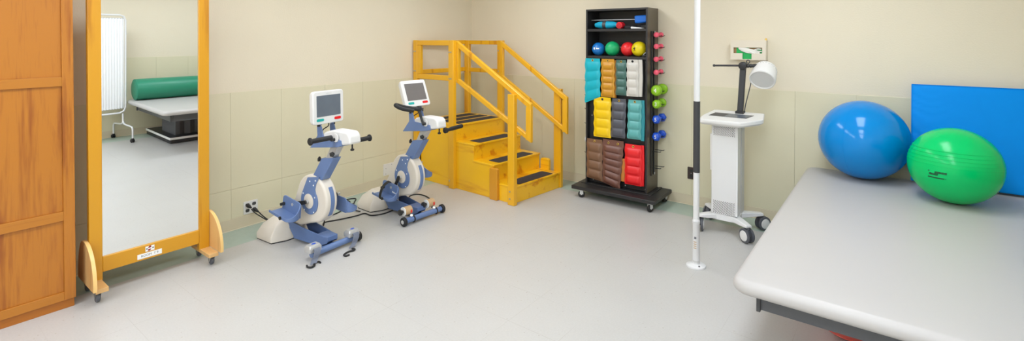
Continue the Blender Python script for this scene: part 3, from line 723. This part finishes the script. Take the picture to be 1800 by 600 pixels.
# medicine balls on the second shelf
ZS = 1.411
mb = [('blue', .098, .0665, 'blue medicine ball at left end of the rack shelf, white print on it', 'mark_white'), ('green', .252, .073, 'green medicine ball between blue and red ones on the rack shelf', None),
      ('red', .405, .070, 'red medicine ball half hidden by the yellow one on the rack shelf', None), ('yellow', .535, .073, 'yellow medicine ball with black figure mark on the rack shelf', 'mark_black')]
for c, x, r, lab, mk in mb:
    y = .085 if c != 'red' else .115
    if c == 'yellow': y = .08
    t = thing('medicine_ball', lab, 'ball', rw_(x, y, ZS+r), RZ, 'medicine balls on the rack shelf')
    MB().sphere((0, 0, 0), r, 36).obj('ball', 'med_'+c, t)
    if mk:
        q = MB()
        def patch(az, el, w, h, rot=0):
            T_ = Matrix.Rotation(R(az), 4, 'Z') @ Matrix.Rotation(R(el), 4, 'X') @ Matrix.Translation((0, -r-.0003, 0)) @ Matrix.Rotation(R(rot), 4, 'Y')
            q.box((-w/2, -.0006, -h/2), (w/2, .0006, h/2), T_)
        if c == 'blue':
            patch(-12, -12, .018, .008); patch(-12, -5, .024, .008, 20); patch(-10, 1, .016, .007, -30); patch(10, -6, .012, .014, 10); patch(20, -5, .014, .012); patch(28, -5, .010, .011, -12)
        else:
            patch(-16, -10, .006, .014, 20); patch(-22, -4, .016, .006, 25); patch(-12, -5, .014, .006, -30); patch(-18, 6, .005, .018, 25); patch(-12, 6, .005, .014, -20)
        q.obj('printed_mark', mk, t)
# things on the top shelf
ZT = 1.681
t = thing('ankle_weight', 'turquoise rolled cuff weight with grey strap on top rack shelf', 'weight', rw_(.185, .085, ZT), RZ)
prof = []
b = MB(); rings = []
for i in range(17):
    u = i/16; x = -.118+.236*u; e = math.sin(PI*min(1, max(0, u)))**.25 if 0 < u < 1 else .5
    e = max(e, .62); bl = .93+.07*abs(math.sin(PI*u*3))
    rings.append([(x, .042*math.cos(2*PI*k/24)*e*bl, .0405+.0395*e*bl*math.sin(2*PI*k/24)*(1 if math.sin(2*PI*k/24) > 0 else 1)) for k in range(24)])
b.loft(rings).obj('body', 'cuff_cyan', t)
b = MB(); rings = []
for k in range(25):
    a = 2*PI*k/24
    rings.append([(-.028, .0445*math.cos(a), .0412+.0412*math.sin(a)), (.008, .0445*math.cos(a), .0412+.0412*math.sin(a)), (.008, .041*math.cos(a), .0412+.0385*math.sin(a)), (-.028, .041*math.cos(a), .0412+.0385*math.sin(a))])
b.loft(rings, cap=False).obj('strap', 'dark_grey', t)
t = thing('rolled_band', 'red rolled-up band with spiral end on top rack shelf', 'band', rw_(.352, .02, ZT), RZ)
MB().cyl((0, 0, .033), (0, .075, .033), .033, n=32).obj('roll', 'roll_red', t, bev=.003)
pts = [((.005+.025*a/(6*PI))*math.cos(a), -.0005, .033+(.005+.025*a/(6*PI))*math.sin(a)) for a in [k*PI/8 for k in range(49)]]
MB().tube(pts, .0016, 6).obj('spiral_edge', 'mark_dark_red', t)
t = thing('ankle_weight', 'black soft cuff lying right of the red roll on top rack shelf', 'weight', rw_(.435, .1, ZT), RZ)
MB().prism(rrect(-.05, 0, .055, .032, .015, 5), 'y', -.05, .06).obj('body', 'black_rubber', t, bev=.008)
t = thing('folded_strap', 'flat white folded strap on top rack shelf under the blue foam', 'strap', rw_(.535, .03, ZT), RZ)
MB().prism([(-.055, 0), (.055, 0), (.05, .006), (.0, .014), (-.055, .02), (-.06, .012)], 'y', -.02, .05).obj('strap', 'mark_white', t, bev=.002)
t = thing('cuff_weight', 'black cuff at right end of the top rack shelf', 'weight', rw_(.585, .10, ZT), RZ)
MB().prism(rrect(-.045, 0, .042, .046, .018, 5), 'y', -.015, .1).obj('body', 'black_rubber', t, bev=.01)
t = thing('foam_roll', 'blue foam sleeve around the rod at right end of the top rack shelf', 'foam', rw_(.562, .09, 1.772), RZ)
MB().prism([(-.066, .034), (.067, .04), (.067, -.03), (-.062, -.04)], 'y', -.045, .042).obj('sleeve', 'foam_blue', t, bev=.012)
t = thing('hand_grip_trainer', 'small black and white gadget right of the yellow medicine ball', 'gadget', rw_(.605, .03, ZS), RZ)
MB().box((-.02, -.01, 0), (.02, .05, .018)).obj('base', 'black_plastic', t, bev=.004)
MB().tube(smooth_path([(-.012, .01, .018), (.0, .015, .034), (.015, .02, .04), (.018, .03, .02)], 5), .004, 8).obj('handle', 'light_metal', t)

# hanging cuff weights
YH = -.004
def cuff(label, x0, x1, z0, z1, n, mc, skew=0., taper=0., grom=1, strap=None, bulge=.018, head=.10, gmat='brass', lean=0., shear_x=0.):
    w, h = x1-x0, z1-z0
    t = thing('cuff_weight', label, 'weight', rw_((x0+x1)/2, YH, z1), RZ, 'cuff weights hanging on the rack')
    nu, nv = 18, 12*n+4
    b = MB(); F = []; B = []
    for j in range(nv+1):
        v = j/nv; fr, bk = [], []
        pv = max(0, (v-head)/(1-head-.02)); ph = (pv*n) % 1.0 if 0 < pv < 1 else 0
        q = math.sqrt(max(0, math.sin(PI*ph))) if 0 < pv < 1 else 0
        for i in range(nu+1):
            u = i/nu
            eu = min(1, max(0, min(u-.06, .94-u))/.16); eu = math.sin(eu*PI/2)
            wav = .004*math.sin(v*n*2*PI*.97+1)*(1 if u in (0, 1) else abs(2*u-1)**3)*(1 if u < .5 else -1)
            x = (u-.5)*w*(1-taper*v)+shear_x*v+wav - taper*v*w*.5
            z = -v*h - skew*(u-.5)*(v if v > .5 else v)
            y = -(.006+bulge*q*eu)-lean*v
            fr.append(b._v((x, y, z))); bk.append(b._v((x, -lean*v, z)))
        F.append(fr); B.append(bk)
    for j in range(nv):
        for i in range(nu):
            b.bm.faces.new((F[j][i], F[j][i+1], F[j+1][i+1], F[j+1][i])); b.bm.faces.new((B[j][i+1], B[j][i], B[j+1][i], B[j+1][i+1]))
        b.bm.faces.new((F[j][0], F[j+1][0], B[j+1][0], B[j][0])); b.bm.faces.new((F[j+1][nu], F[j][nu], B[j][nu], B[j+1][nu]))
    for i in range(nu):
        b.bm.faces.new((F[0][i+1], F[0][i], B[0][i], B[0][i+1])); b.bm.faces.new((F[nv][i], F[nv][i+1], B[nv][i+1], B[nv][i]))
    b.obj('pocket_body', mc, t, ang=60)
    gx = [0] if grom == 1 else [-w*.22, w*.22]
    for g in gx:
        go = MB().torus((g, -.0075, -h*head*.5), (0, 1, 0), .0085, .0032, 20, 8).obj('grommet', gmat, t)
        MB().cyl((g, -.0065, -h*head*.5), (g, -.0072, -h*head*.5), .006, n=14).obj('eyelet_hole', 'hole_dark', go)
    if strap:
        sx0, sx1, sm, st_, sb = strap
        MB().prism([(sx0-(x0+x1)/2, -st_), (sx1-(x0+x1)/2, -st_), (sx1-(x0+x1)/2+.006, -h*.5), (sx1-(x0+x1)/2, -h+sb), (sx0-(x0+x1)/2, -h+sb)], 'y', .001, .02).obj('strap', sm, t, bev=.004)
    # the peg it hangs on belongs to the rack
    for g in gx:
        MB().tube([((x0+x1)/2+g, .05, z1-h*head*.5), ((x0+x1)/2+g, YH-.010, z1-h*head*.5+.001), ((x0+x1)/2+g, YH-.016, z1-h*head*.5+.007)], .003, 8).obj('hook', 'black_plastic', rk)
    return t
cuff('turquoise cuff weight, top left on the rack, longer than its neighbours', -.004, .164, .965, 1.384, 4, 'vinyl_teal', skew=-.07, head=.09, bulge=.012)
cuff('mustard brown cuff weight between the turquoise and dark green ones, top row', .177, .318, 1.005, 1.382, 5, 'vinyl_ochre', strap=(.30, .332, 'vinyl_ochre_dark', .01, -.004))
cuff('narrow dark green cuff weight left of the white one, top row', .334, .442, 1.033, 1.378, 4, 'vinyl_pine')
cuff('off-white cuff weight at right end of the top row on the rack', .447, .563, 1.03, 1.384, 4, 'vinyl_bone', strap=(.552, .597, 'vinyl_bone', .0, .0), gmat='dark_grey', bulge=.012)
cuff('bright yellow cuff weight at left of the middle row on the rack', .097, .281, .6, 1.0, 4, 'vinyl_yellow', gmat='dark_grey', bulge=.014)
cuff('charcoal grey cuff weight in the centre of the middle row', .293, .442, .616, .998, 4, 'vinyl_slate', shear_x=-.012)
cuff('blue-green cuff weight at right of the middle row on the rack', .462, .598, .622, .998, 4, 'vinyl_aqua', strap=(.585, .62, 'vinyl_aqua_deep', .0, -.012), shear_x=-.008)
cuff('plain brown cuff weight at bottom left of the rack with four pockets', .018, .191, .165, .571, 4, 'vinyl_brown', skew=.02)
cuff('wide brown cuff weight with two eyelets and twisted lower end, bottom row', .194, .421, .13, .585, 6, 'vinyl_cocoa', skew=.05, taper=.2, grom=2, strap=(.385, .424, 'vinyl_orange', .17, .06), head=.14)
cuff('red cuff weight at bottom right of the rack', .43, .60, .178, .568, 4, 'vinyl_red', strap=(.585, .617, 'vinyl_red', .0, .0))

# ------------------------------------------------------------ pole
pl = thing('support_pole', 'white floor-to-ceiling support pole with black grip, in front of the white cart', 'pole', (3.247, -1.265, 0))
MB().lathe([(.0205, .3), (.0205, HC-.03)], (0, 0, 0), (0, 0, 1), 28).obj('upper_tube', 'white_metal', pl)
MB().lathe([(.0222, .658), (.0222, 1.154)], (0, 0, 0), (0, 0, 1), 28).obj('grip_sleeve', 'pole_black', pl)
MB().lathe([(.0235, .022), (.0235, .30), (.026, .304), (.026, .318), (.0215, .33)], (0, 0, 0), (0, 0, 1), 28).obj('lower_tube', 'white_metal', pl)
MB().lathe([(.0262, .31), (.0264, .313), (.0262, .316)], (0, 0, 0), (0, 0, 1), 28).obj('clamp_ring', 'light_metal', pl)
MB().lathe([(.066, 0), (.067, .005), (.064, .011), (.04, .019), (.027, .022), (.026, .03)], (0, 0, 0), (0, 0, 1), 36).obj('base_flange', 'white_metal', pl)
MB().lathe([(.0245, .032), (.0245, .045)], (0, 0, 0), (0, 0, 1), 24).obj('collar', 'light_metal', pl)
MB().cyl((.032, -.034, .0165), (.033, -.035, .019), .006, n=10).obj('screw', 'dark_grey', pl)
MB().lathe([(.06, HC-.012), (.06, HC-.001)], (0, 0, 0), (0, 0, 1), 32).lathe([(.026, HC-.05), (.026, HC-.012)], (0, 0, 0), (0, 0, 1), 24).obj('ceiling_flange', 'white_metal', pl)
q = MB(); q2 = MB()
def wrap(q, r, a0, a1, z0, z1):
    rings = []
    for k in range(7):
        a = R(a0+(a1-a0)*k/6); c, s = math.cos(a), math.sin(a)
        rings.append([(r*c, r*s, z0), ((r+.0006)*c, (r+.0006)*s, z0), ((r+.0006)*c, (r+.0006)*s, z1), (r*c, r*s, z1)])
    q.loft(rings)
wrap(q, .0236, 255, 290, .196, .212)
for k in range(4): wrap(q2, .0236, 245, 292, .172-.014*k, .178-.014*k)
q.obj('logo_mark', 'mark_grey', pl); q2.obj('label_text', 'tan_pad', pl)

# ------------------------------------------------------------ therapy cart
lc = thing('therapy_cart', 'white therapy cart with black arm and round lamp head against the back wall', 'medical cart', (3.25, -.45, 0))
def cx_(x, y, z): return (x-3.25, y+.45, z)
q = MB().prism([(-.105, -.1), (.098, -.1), (.098, -.1+.0), (.098, .005), (-.105, .005)], 'z', .155, .905); q.obj('column', 'white_metal', lc, bev=.006, seg=3)
MB().box((-.09, .006, .15), (.085, .028, .9)).obj('gap_shade', 'dark_grey', lc)  # dark grey slab paints in the shade of the gap between columns
MB().box((-.1, .029, .15), (.098, .13, .9)).obj('rear_column', 'light_metal', lc, bev=.004)
MB().box((-.122, -.075, .5), (-.1055, -.0, .80)).obj('side_pocket', 'white_plastic', lc, bev=.003)
for z0, rows in ((.80, 6), (.165, 8)):
    q = MB()
    for r_ in range(rows*2-1):
        n_ = 11 if r_ % 2 == 0 else 10
        for k in range(n_):
            x = -.085+.0158*k+(.0079 if r_ % 2 else 0); z = z0+.0068*r_
            q.cyl((x, -.1006, z), (x, -.099, z), .0032, n=8)
    q.obj('vent_grille', 'hole_dark', lc)
# tray head, sloped toward the front
sl = math.atan((.975-.935)/.34)
out = [(-.155, -.19), (.135, -.19), (.16, -.18), (.262, -.06), (.27, -.03), (.245, .14), (.225, .15), (-.13, .15), (-.15, .14), (-.185, -.05), (-.185, -.17), (-.175, -.185)]
T_ = TRS((0, 0, .955), math.degrees(sl), 0, 0)
out2 = [(x*.93, y*.93-.002) for x, y in out]
MB().loft([[(x, y, -.046) for x, y in out2], [(x, y, -.03) for x, y in out], [(x, y, -.004) for x, y in out], [(x*.985, y*.985, 0) for x, y in out]]).xf(T_).obj('tray', 'white_plastic', lc, bev=.008, seg=3)
scr = MB().prism([(-.14, -.06), (.15, -.06), (.185, .05), (-.115, .05)], 'z', .0002, .0016).xf(T_).obj('control_screen', 'dark_grey', lc)
MB().prism([(-.02, -.05), (.145, -.05), (.172, .04), (-.0, .04)], 'z', .0017, .0022).xf(T_).obj('display', 'screen_glass', scr)
# arm
q = MB().box((.046, .085, .93), (.09, .125, 1.375)); q.map(lambda c: (c[0]+(c[2]-.98)*.055, c[1], c[2])).obj('arm', 'pole_black', lc, bev=.006)
MB().box((.035, .07, .955), (.10, .14, .985)).obj('arm_foot', 'black_plastic', lc, bev=.004)
q = MB().lathe([(.02, -.03), (.032, -.024), (.032, .024), (.02, .03)], (.088, .10, 1.362), (0, 1, 0), 24); q.obj('pivot', 'black_plastic', lc, bev=.003)
MB().cyl((-.135, .10, 1.356), (.065, .10, 1.362), .008, n=14).lathe([(.009, 0), (.011, .003), (.011, .012), (.008, .016)], (-.135, .1, 1.356), (-1, 0, 0), 14).obj('cross_bar', 'pole_black', lc)
MB().lathe([(.014, 0), (.017, .01), (.013, .02), (.017, .03), (.013, .04), (.016, .06), (.014, .08)], (.118, .10, 1.363), (1, -.06, .02), 18).obj('joint', 'black_plastic', lc)
MB().torus((.128, .098, 1.397), (0, 1, .2), .013, .004, 20, 8).obj('ring_hook', 'dark_grey', lc)
cen = Vector((.243, .045, 1.255)); dr = Vector((-.039, -.834, -.608)).normalized()
lam = MB().lathe([(.02, -.155), (.06, -.155), (.078, -.148), (.086, -.13), (.094, -.06), (.098, -.01), (.097, 0), (.09, .004), (.085, .0), (.083, -.006)], cen, dr, 48).obj('lamp_head', 'white_plastic', lc)
MB().lathe([(.083, -.0062), (.083, -.004), (.06, -.003), (.001, -.003)], cen, dr, 48).obj('lens', 'lens_grey', lam)
q = MB()
up = dr.orthogonal().normalized(); sd = dr.cross(up)
for k in range(26):
    a = 2*PI*k/26; rd = up*math.cos(a)+sd*math.sin(a)
    q.cyl(cen-dr*.118+rd*.085, cen-dr*.115+rd*.0885, .005, n=6)
q.obj('vent_holes', 'light_metal', lam)
MB().tube(smooth_path([(.155, .085, 1.24), (.145, .09, 1.19), (.112, .1, 1.05), (.098, .105, .97)], 8), .004, 8).obj('cable', 'dark_grey', lc)
# base
MB().loft([[(x, y, .105) for x, y in rrect(-.1, -.1, .1, .12, .02, 3)], [(x, y, .155) for x, y in rrect(-.1, -.095, .1, .12, .02, 3)]]).obj('base_hub', 'white_metal', lc, bev=.004)
for sx, sy, tx, ty in ((1, -1, .205, -.19), (1, 1, .225, .19), (-1, -1, -.19, -.16), (-1, 1, -.215, .17)):
    p = Vector((sx*.06, sy*.055+.01, 0)); e = Vector((tx, ty, 0)); dd = (e-p).normalized(); nn = Vector((-dd.y, dd.x, 0))
    rings = []
    for k, (f, hw, za, zb) in enumerate(((0, .045, .11, .152), (.6, .036, .115, .148), (1., .028, .122, .142))):
        c = p.lerp(e, f); rings.append([c-nn*hw+Vector((0, 0, za)), c+nn*hw+Vector((0, 0, za)), c+nn*hw*.8+Vector((0, 0, zb)), c-nn*hw*.8+Vector((0, 0, zb))])
    MB().loft(rings).obj('base_leg', 'white_metal', lc, bev=.006)
    c = e-dd*.01
    face = R({(1, -1): 232, (1, 1): -38, (-1, -1): 190, (-1, 1): 165}[(sx, sy)])
    cd = Vector((math.cos(face), math.sin(face), 0))
    wc = c+Vector((-cd.y, cd.x, 0))*.016*(1 if (sx, sy) == (1, 1) else -1)
    fo = MB().prism([(-.03, .05), (.03, .05), (.034, .085), (.02, .112), (-.02, .112), (-.03, .09)], 'y', -.012, .012)
    fo.xf(Matrix.Translation((wc.x, wc.y, 0)) @ Matrix.Rotation(face+PI/2, 4, 'Z')).cyl((c.x, c.y, .105), (c.x, c.y, .128), .012)
    ca = fo.obj('caster', 'caster_grey', lc, bev=.003)
    for s in (-1, 1):
        w_ = wheel(MB(), wc+cd*(s*.022)+Vector((0, 0, .0565)), cd, .056, .018).obj('wheel', 'caster_grey', ca)
        MB().lathe([(.04, 0), (.039, .003), (.03, .005), (.002, .0055)], wc+cd*(s*.0312)+Vector((0, 0, .0565)), cd*s, 32).obj('wheel_cover', 'white_plastic', w_)

# ------------------------------------------------------------ glove dispenser on the back wall
gd = thing('glove_dispenser', 'cream wall holder with slot showing green and white, behind the lamp arm', 'glove dispenser', (3.175, 0, 1.4))
w, h, dp = .285, .172, .085
b = MB()
b.box((0, -dp, 0), (w, -dp+.006, .006)); b.box((0, -dp, .108), (w, -dp+.006, h)); b.box((0, -dp, .006), (.024, -dp+.006, .108)); b.box((w-.03, -dp, .006), (w, -dp+.006, .108))
b.box((.024, -dp, .006), (.098, -dp+.006, .058)); b.box((.172, -dp, .006), (w-.03, -dp+.006, .058))
b.box((0, -dp+.006, 0), (.005, -.0065, h)); b.box((w-.005, -dp+.006, 0), (w, -.0065, h)); b.box((.005, -dp+.006, 0), (w-.005, -.0065, .005)); b.box((.005, -dp+.006, h-.005), (w-.005, -.0065, h))
b.box((0, -.006, 0), (w, -.0005, h))
b.obj('housing', 'beige_plastic', gd)
MB().lathe([(.008, 0), (.008, .012), (.004, .018)], (w-.012, -.02, h), (0, 0, 1), 12).obj('latch', 'brass', gd)
gb = thing('glove_box', 'green and brown carton inside the cream wall holder', 'glove box', (3.181, -.012, 1.4056))
MB().box((.0, -.060, 0), (.273, .0, .155)).obj('carton', 'glove_green', gb, bev=.002)
MB().box((-.0, -.0605, .045), (.04, -.0602, .12)).obj('carton_end', 'carton_brown', gb)
MB().box((.14, -.0608, .085), (.262, -.0603, .1)).obj('carton_stripe', 'carton_brown', gb)
gl = thing('disposable_glove', 'white glove hanging out of the slot in the wall holder', 'glove', (3.181, -.08, 1.4056))
g = MB()
rings = []
for i, (x, z, a_, c_) in enumerate(((.055, .098, .004, .003), (.085, .088, .02, .006), (.12, .078, .022, .006), (.16, .07, .02, .006), (.20, .066, .018, .006), (.235, .058, .012, .004))):
    rings.append([(x+.004*math.sin(k), .001+c_*math.cos(2*PI*k/14), z+a_*math.sin(2*PI*k/14)*(1+.25*math.sin(3*k+i))) for k in range(14)])
g.loft(rings); g.obj('palm', 'glove_white', gl, sub=1)
g = MB().tube(smooth_path([(.19, -.002, .085), (.215, -.003, .09), (.24, -.001, .088)], 4), .005, 8).tube(smooth_path([(.2, -.003, .07), (.225, -.005, .072), (.245, -.001, .068)], 4), .005, 8).tube(smooth_path([(.15, -.002, .066), (.172, -.004, .056), (.19, -.002, .05)], 4), .0048, 8)
g.obj('finger', 'glove_white', gl)

# ------------------------------------------------------------ treatment table
TX0, TX1, TY0, TY1, TZ = 3.776, 5.24, -2.523, -.125, .556
tb = thing('treatment_table', 'large grey padded mat table on a black pedestal in the right foreground', 'treatment table', ((TX0+TX1)/2, (TY0+TY1)/2, 0))
ox, oy = (TX0+TX1)/2, (TY0+TY1)/2
hx, hy = (TX1-TX0)/2, (TY1-TY0)/2
def ring(inset, z, r): return [(x, y, z) for x, y in rrect(-hx+inset, -hy+inset, hx-inset, hy-inset, max(r-inset, .02), 8)]
rr_ = .08
prof = [(.03, TZ-.060), (.010, TZ-.056), (.002, TZ-.047), (0, TZ-.038)]+[(.036*(1-math.cos(R(a))), TZ-.036+.036*math.sin(R(a))) for a in range(15, 91, 15)]+[(.11, TZ), (.3, TZ)]
MB().loft([ring(i, z, rr_) for i, z in prof]).obj('padded_top', 'table_vinyl', tb, ang=60)
b = MB()
fx, fy = hx-.10, hy-.115
zf0, zf1 = .402, TZ-.0605
b.box((-fx, -fy, zf0), (fx, -fy+.03, zf1-.008)); b.box((-fx, fy-.03, zf0), (fx, fy, zf1-.008)); b.box((-fx, -fy+.03, zf0), (-fx+.03, fy-.03, zf1-.008)); b.box((fx-.03, -fy+.03, zf0), (fx, fy-.03, zf1-.008))
b.obj('frame_rail', 'table_frame', tb, bev=.003)
MB().box((-fx-.01, -fy-.01, zf1-.0078), (fx+.01, fy+.01, zf1)).obj('deck_board', 'table_frame', tb)
for sx in (-1, 1):
    for sy in (-1, 1):
        MB().box((sx*(fx+.004)-.008, sy*(fy+.004)-.008, zf0-.006), (sx*(fx+.004)+.008, sy*(fy+.004)+.008, zf1-.0085)).obj('corner_bracket', 'dark_grey', tb, bev=.002)
px0, px1, py0, py1 = 4.41-ox, 5.36-ox, -2.24-oy, -.4-oy
b = MB().loft([[(x, y, .004) for x, y in rrect(px0, py0, px1, py1, .02, 3)], [(x, y, .085) for x, y in rrect(px0, py0, px1, py1, .02, 3)]]); b.obj('base_platform', 'rack_black', tb, bev=.004)
b = MB()
for a_, c_ in (((px0-.006, py0-.006), (px1+.006, py0)), ((px0-.006, py1), (px1+.006, py1+.006)), ((px0-.006, py0), (px0, py1)), ((px1, py0), (px1+.006, py1))): b.box((a_[0], a_[1], .055), (c_[0], c_[1], .085))
b.obj('edge_trim', 'mark_white', tb, bev=.001)
b = MB()
poly = []
for (ax, ay), (bx, by) in zip(((4.56, -2.14), (5.05, -2.14), (5.05, -.7), (4.56, -.7)), ((5.05, -2.14), (5.05, -.7), (4.56, -.7), (4.56, -2.14))):
    n_ = 22
    for k in range(n_):
        f = k/n_; nx, ny = (by-ay), -(bx-ax); l_ = math.hypot(nx, ny); amp = .012*(1 if k % 2 else -1) if 0 < k else 0
        poly.append((ax+(bx-ax)*f-nx/l_*(.012+amp*-1)-ox, ay+(by-ay)*f-ny/l_*(.012+amp*-1)-oy))
b.prism(poly, 'z', .0855, zf1-.008).obj('pedestal_skirt', 'table_frame', tb, ang=20)

# things on and under the table
def exball(name, label, c, r, m, seam=True):
    t = thing(name, label, 'exercise ball', c)
    MB().sphere((0, 0, 0), r, 64).obj('ball', m, t)
    return t
eb = exball('exercise_ball', 'large glossy blue exercise ball on the grey table near the back wall', (4.155, -.292, TZ+.286), .286, 'ball_blue')
T_ = Matrix.Rotation(R(35), 4, 'Y') @ Matrix.Rotation(R(12), 4, 'X')
MB().torus((0, 0, 0), (T_ @ Vector((.75, -.25, .6))), .2852, .0013, 96, 6).obj('seam', 'ball_blue', eb)
eg = exball('exercise_ball', 'green exercise ball with black print on the grey table before the blue mat', (4.638, -.616, TZ+.235), .2352, 'ball_green')
for k in range(5):
    zz = .02+.022*k; rr2 = math.sqrt(.2352**2-zz*zz)
    MB().torus((0, 0, zz), (0.02, .02, 1), rr2-.0006, .0012, 96, 6).obj('ridge', 'ball_green', eg)
q = MB()
def glyph(n, w, h, rot=0):
    n = Vector(n).normalized(); x = n.cross(Vector((0, 0, 1))).normalized()*-1; y = n.cross(x)
    if y.z < 0: y = -y
    Mx = Matrix((x, y, n)).transposed().to_4x4()
    q.box((-w/2, -h/2, -.0008), (w/2, h/2, .0004), Matrix.Translation(n*.2353) @ Mx @ Matrix.Rotation(R(rot), 4, 'Z'))
# three short printed lines, too blurred in the photograph to read
a0, a1, b0 = Vector((-.563,-.826,-.041)), Vector((-.201,-.979,-.037)), Vector((-.571,-.792,-.215))
dx = (a1-a0); dy = (b0-a0)
random.seed(3)
for k in range(11): glyph(a0+dx*(.38+.058*k)+dy*.12, .0044, .011+.003*random.random(), -6)
for k in range(8): glyph(a0+dx*(.08+.062*k)+dy*.42, .0046, .011+.003*random.random(), -6)
for k in range(15): glyph(a0+dx*(.04+.058*k)+dy*.92, .0052, .007, -6)
glyph(a0+dx*.02+dy*.0, .006, .007); glyph(a0+dx*.95+dy*.92, .007, .003)
q.obj('printed_mark', 'mark_green', eg)
er = thing('exercise_ball', 'red ridged exercise ball under the grey table', 'exercise ball', (4.165, -1.603, .205))
MB().sphere((0, 0, 0), .205, 48).obj('ball', 'ball_red', er)
for a in range(-50, 51, 20):
    q = MB(); zz = .205*math.sin(R(a)); r2 = .205*math.cos(R(a))
    q.torus((0, 0, zz), (0, 0, 1), r2, .0022, 64, 6).obj('ridge', 'ball_red', er)
# blue mat leaning on the wall
ln = R(9.5)
bm_ = thing('folding_mat', 'bright blue gymnastic mat leaning on the wall at the back of the grey table', 'mat', (4.434, -.185, TZ))
T_ = TRS((0, 0, .0), -math.degrees(ln), 0, 0)
b = MB(); nx, nz = 60, 40; LX_, LZ_ = .80, .694
random.seed(11)
F, B = [], []
for j in range(nz+1):
    fr, bk = [], []
    for i in range(nx+1):
        x, z = LX_*i/nx, LZ_*j/nz
        e = min(x, LX_-x, z, LZ_-z)
        puff = .006*min(1, e/.03)
        wr = .0035*math.exp(-x/.09)*math.sin(z*95+6*math.sin(x*14)+2*math.sin(z*23))*min(1, e/.015)
        fr.append(b._v((x, -.044-puff-wr, z))); bk.append(b._v((x, 0, z)))
    F.append(fr); B.append(bk)
for j in range(nz):
    for i in range(nx):
        b.bm.faces.new((F[j][i], F[j][i+1], F[j+1][i+1], F[j+1][i])); b.bm.faces.new((B[j][i+1], B[j][i], B[j+1][i], B[j+1][i+1]))
    b.bm.faces.new((F[j][0], F[j+1][0], B[j+1][0], B[j][0])); b.bm.faces.new((F[j+1][nx], F[j][nx], B[j][nx], B[j+1][nx]))
for i in range(nx):
    b.bm.faces.new((F[0][i], B[0][i], B[0][i+1], F[0][i+1])); b.bm.faces.new((F[nz][i+1], B[nz][i+1], B[nz][i], F[nz][i]))
b.xf(Matrix.Translation((0, .0445*math.cos(ln)*0, .0085)) @ T_).obj('cover', 'mat_blue', bm_, bev=.006)
q = MB().tube([(.002, -.05, .004), (.002, -.05, LZ_-.002), (LX_-.002, -.05, LZ_-.002)], .0022, 6).xf(Matrix.Translation((0, 0, .0085)) @ T_).obj('piping', 'mat_blue', bm_)
bo = thing('bolster', 'long green cylindrical bolster at the back of the grey table, seen in the mirror', 'bolster', (5.07, -1.86, TZ+.15))
MB().lathe([(.02, -.61), (.132, -.61), (.145, -.602), (.15, -.58), (.15, .58), (.145, .602), (.132, .61), (.02, .61)], (0, 0, 0), (0, 1, 0), 48).obj('cover', 'bolster_green', bo)
for y in (-.60, .60): MB().torus((0, y, 0), (0, 1, 0), .1465, .003, 48, 6).obj('piping', 'bolster_green', bo)

# ------------------------------------------------------------ folding privacy screen, opposite the mirror
ps = thing('privacy_screen', 'white pleated curtain screen on wheeled tube frame, seen only in the mirror', 'screen', (5.05, -3.018, 0), R(-9.4))
hy_ = .47; z0, z1 = .39, 1.755
loop = [(0, hy_-.07, z0), (0, hy_-.02, z0+.02), (0, hy_, z0+.07)]+[(0, hy_, z) for z in (.8, 1.2, z1-.07)]+[(0, hy_-.02, z1-.02), (0, hy_-.07, z1)]
loop += [(x, -y, z) for x, y, z in loop[::-1]]
MB().tube(loop, .0125, 12, closed=True).obj('tube_frame', 'white_metal', ps)
b = MB(); rings = []
n_ = 150
for k in range(n_+1):
    y = -hy_+.02+(2*hy_-.04)*k/n_; o_ = .009*math.sin(k*1.15)
    rings.append([(o_-.0012, y, z0+.06), (o_+.0012, y, z0+.06), (o_*.6+.0012, y, z1-.045), (o_*.6-.0012, y, z1-.045)])
b.loft(rings).obj('curtain', 'curtain', ps, ang=80)
for z in (z0+.06, z1-.045): MB().cyl((0, -hy_+.012, z), (0, hy_-.012, z), .0045, n=10).obj('curtain_rod', 'steel', ps)
for z in (1.5, .62): MB().cyl((0, hy_-.005, z), (0, hy_+.016, z), .008, n=10).obj('hinge_pin', 'light_metal', ps)
for s in (-1, 1):
    y = s*(hy_-.03)
    ft = MB().tube(smooth_path([(0, y, z0-.01), (0, y, .32), (.0, y, .26), (.05, y, .225), (.22, y, .215), (.258, y, .19), (.262, y, .14), (.262, y, .055)], 5), .0115, 12)
    ft.tube(smooth_path([(0, y, .27), (-.05, y, .23), (-.22, y, .215), (-.255, y, .19), (-.262, y, .14), (-.262, y, .055)], 5), .0112, 12)
    fo = ft.obj('foot', 'white_metal', ps)
    for sx in (-1, 1):
        cs = MB().lathe([(.012, .04), (.016, .05), (.012, .062)], (sx*.262, y, 0), (0, 0, 1), 14)
        for k in (-1, 1): wheel(cs, (sx*.262+.008, y+k*.012, .0252), (0, 1, 0), .025, .016)
        cs.obj('caster', 'black_rubber', fo)

# ------------------------------------------------------------ camera, world, output look
cd = bpy.data.cameras.new('camera'); co = bpy.data.objects.new('camera', cd); COL.objects.link(co)
co.location = (4.33916, -4.79438, 1.6)
co.rotation_euler = (R(90-.7771), 0, R(37.5451))
cd.sensor_fit = 'HORIZONTAL'; cd.sensor_width = 36.; cd.lens = 877.334/1800*36
cd.shift_x = 0; cd.shift_y = -(300-77.067)/1800
cd.clip_start = .05
S.camera = co
w = bpy.data.worlds.new('world'); S.world = w; w.use_nodes = True
w.node_tree.nodes['Background'].inputs[0].default_value = (1, .98, .95, 1); w.node_tree.nodes['Background'].inputs[1].default_value = .3
S.view_settings.view_transform = 'Standard'; S.view_settings.look = 'None'; S.view_settings.gamma = 1.; S.view_settings.exposure = 0.05
S.view_settings.use_curve_mapping = False
S.cycles.max_bounces = 10; S.cycles.diffuse_bounces = 6; S.cycles.glossy_bounces = 5
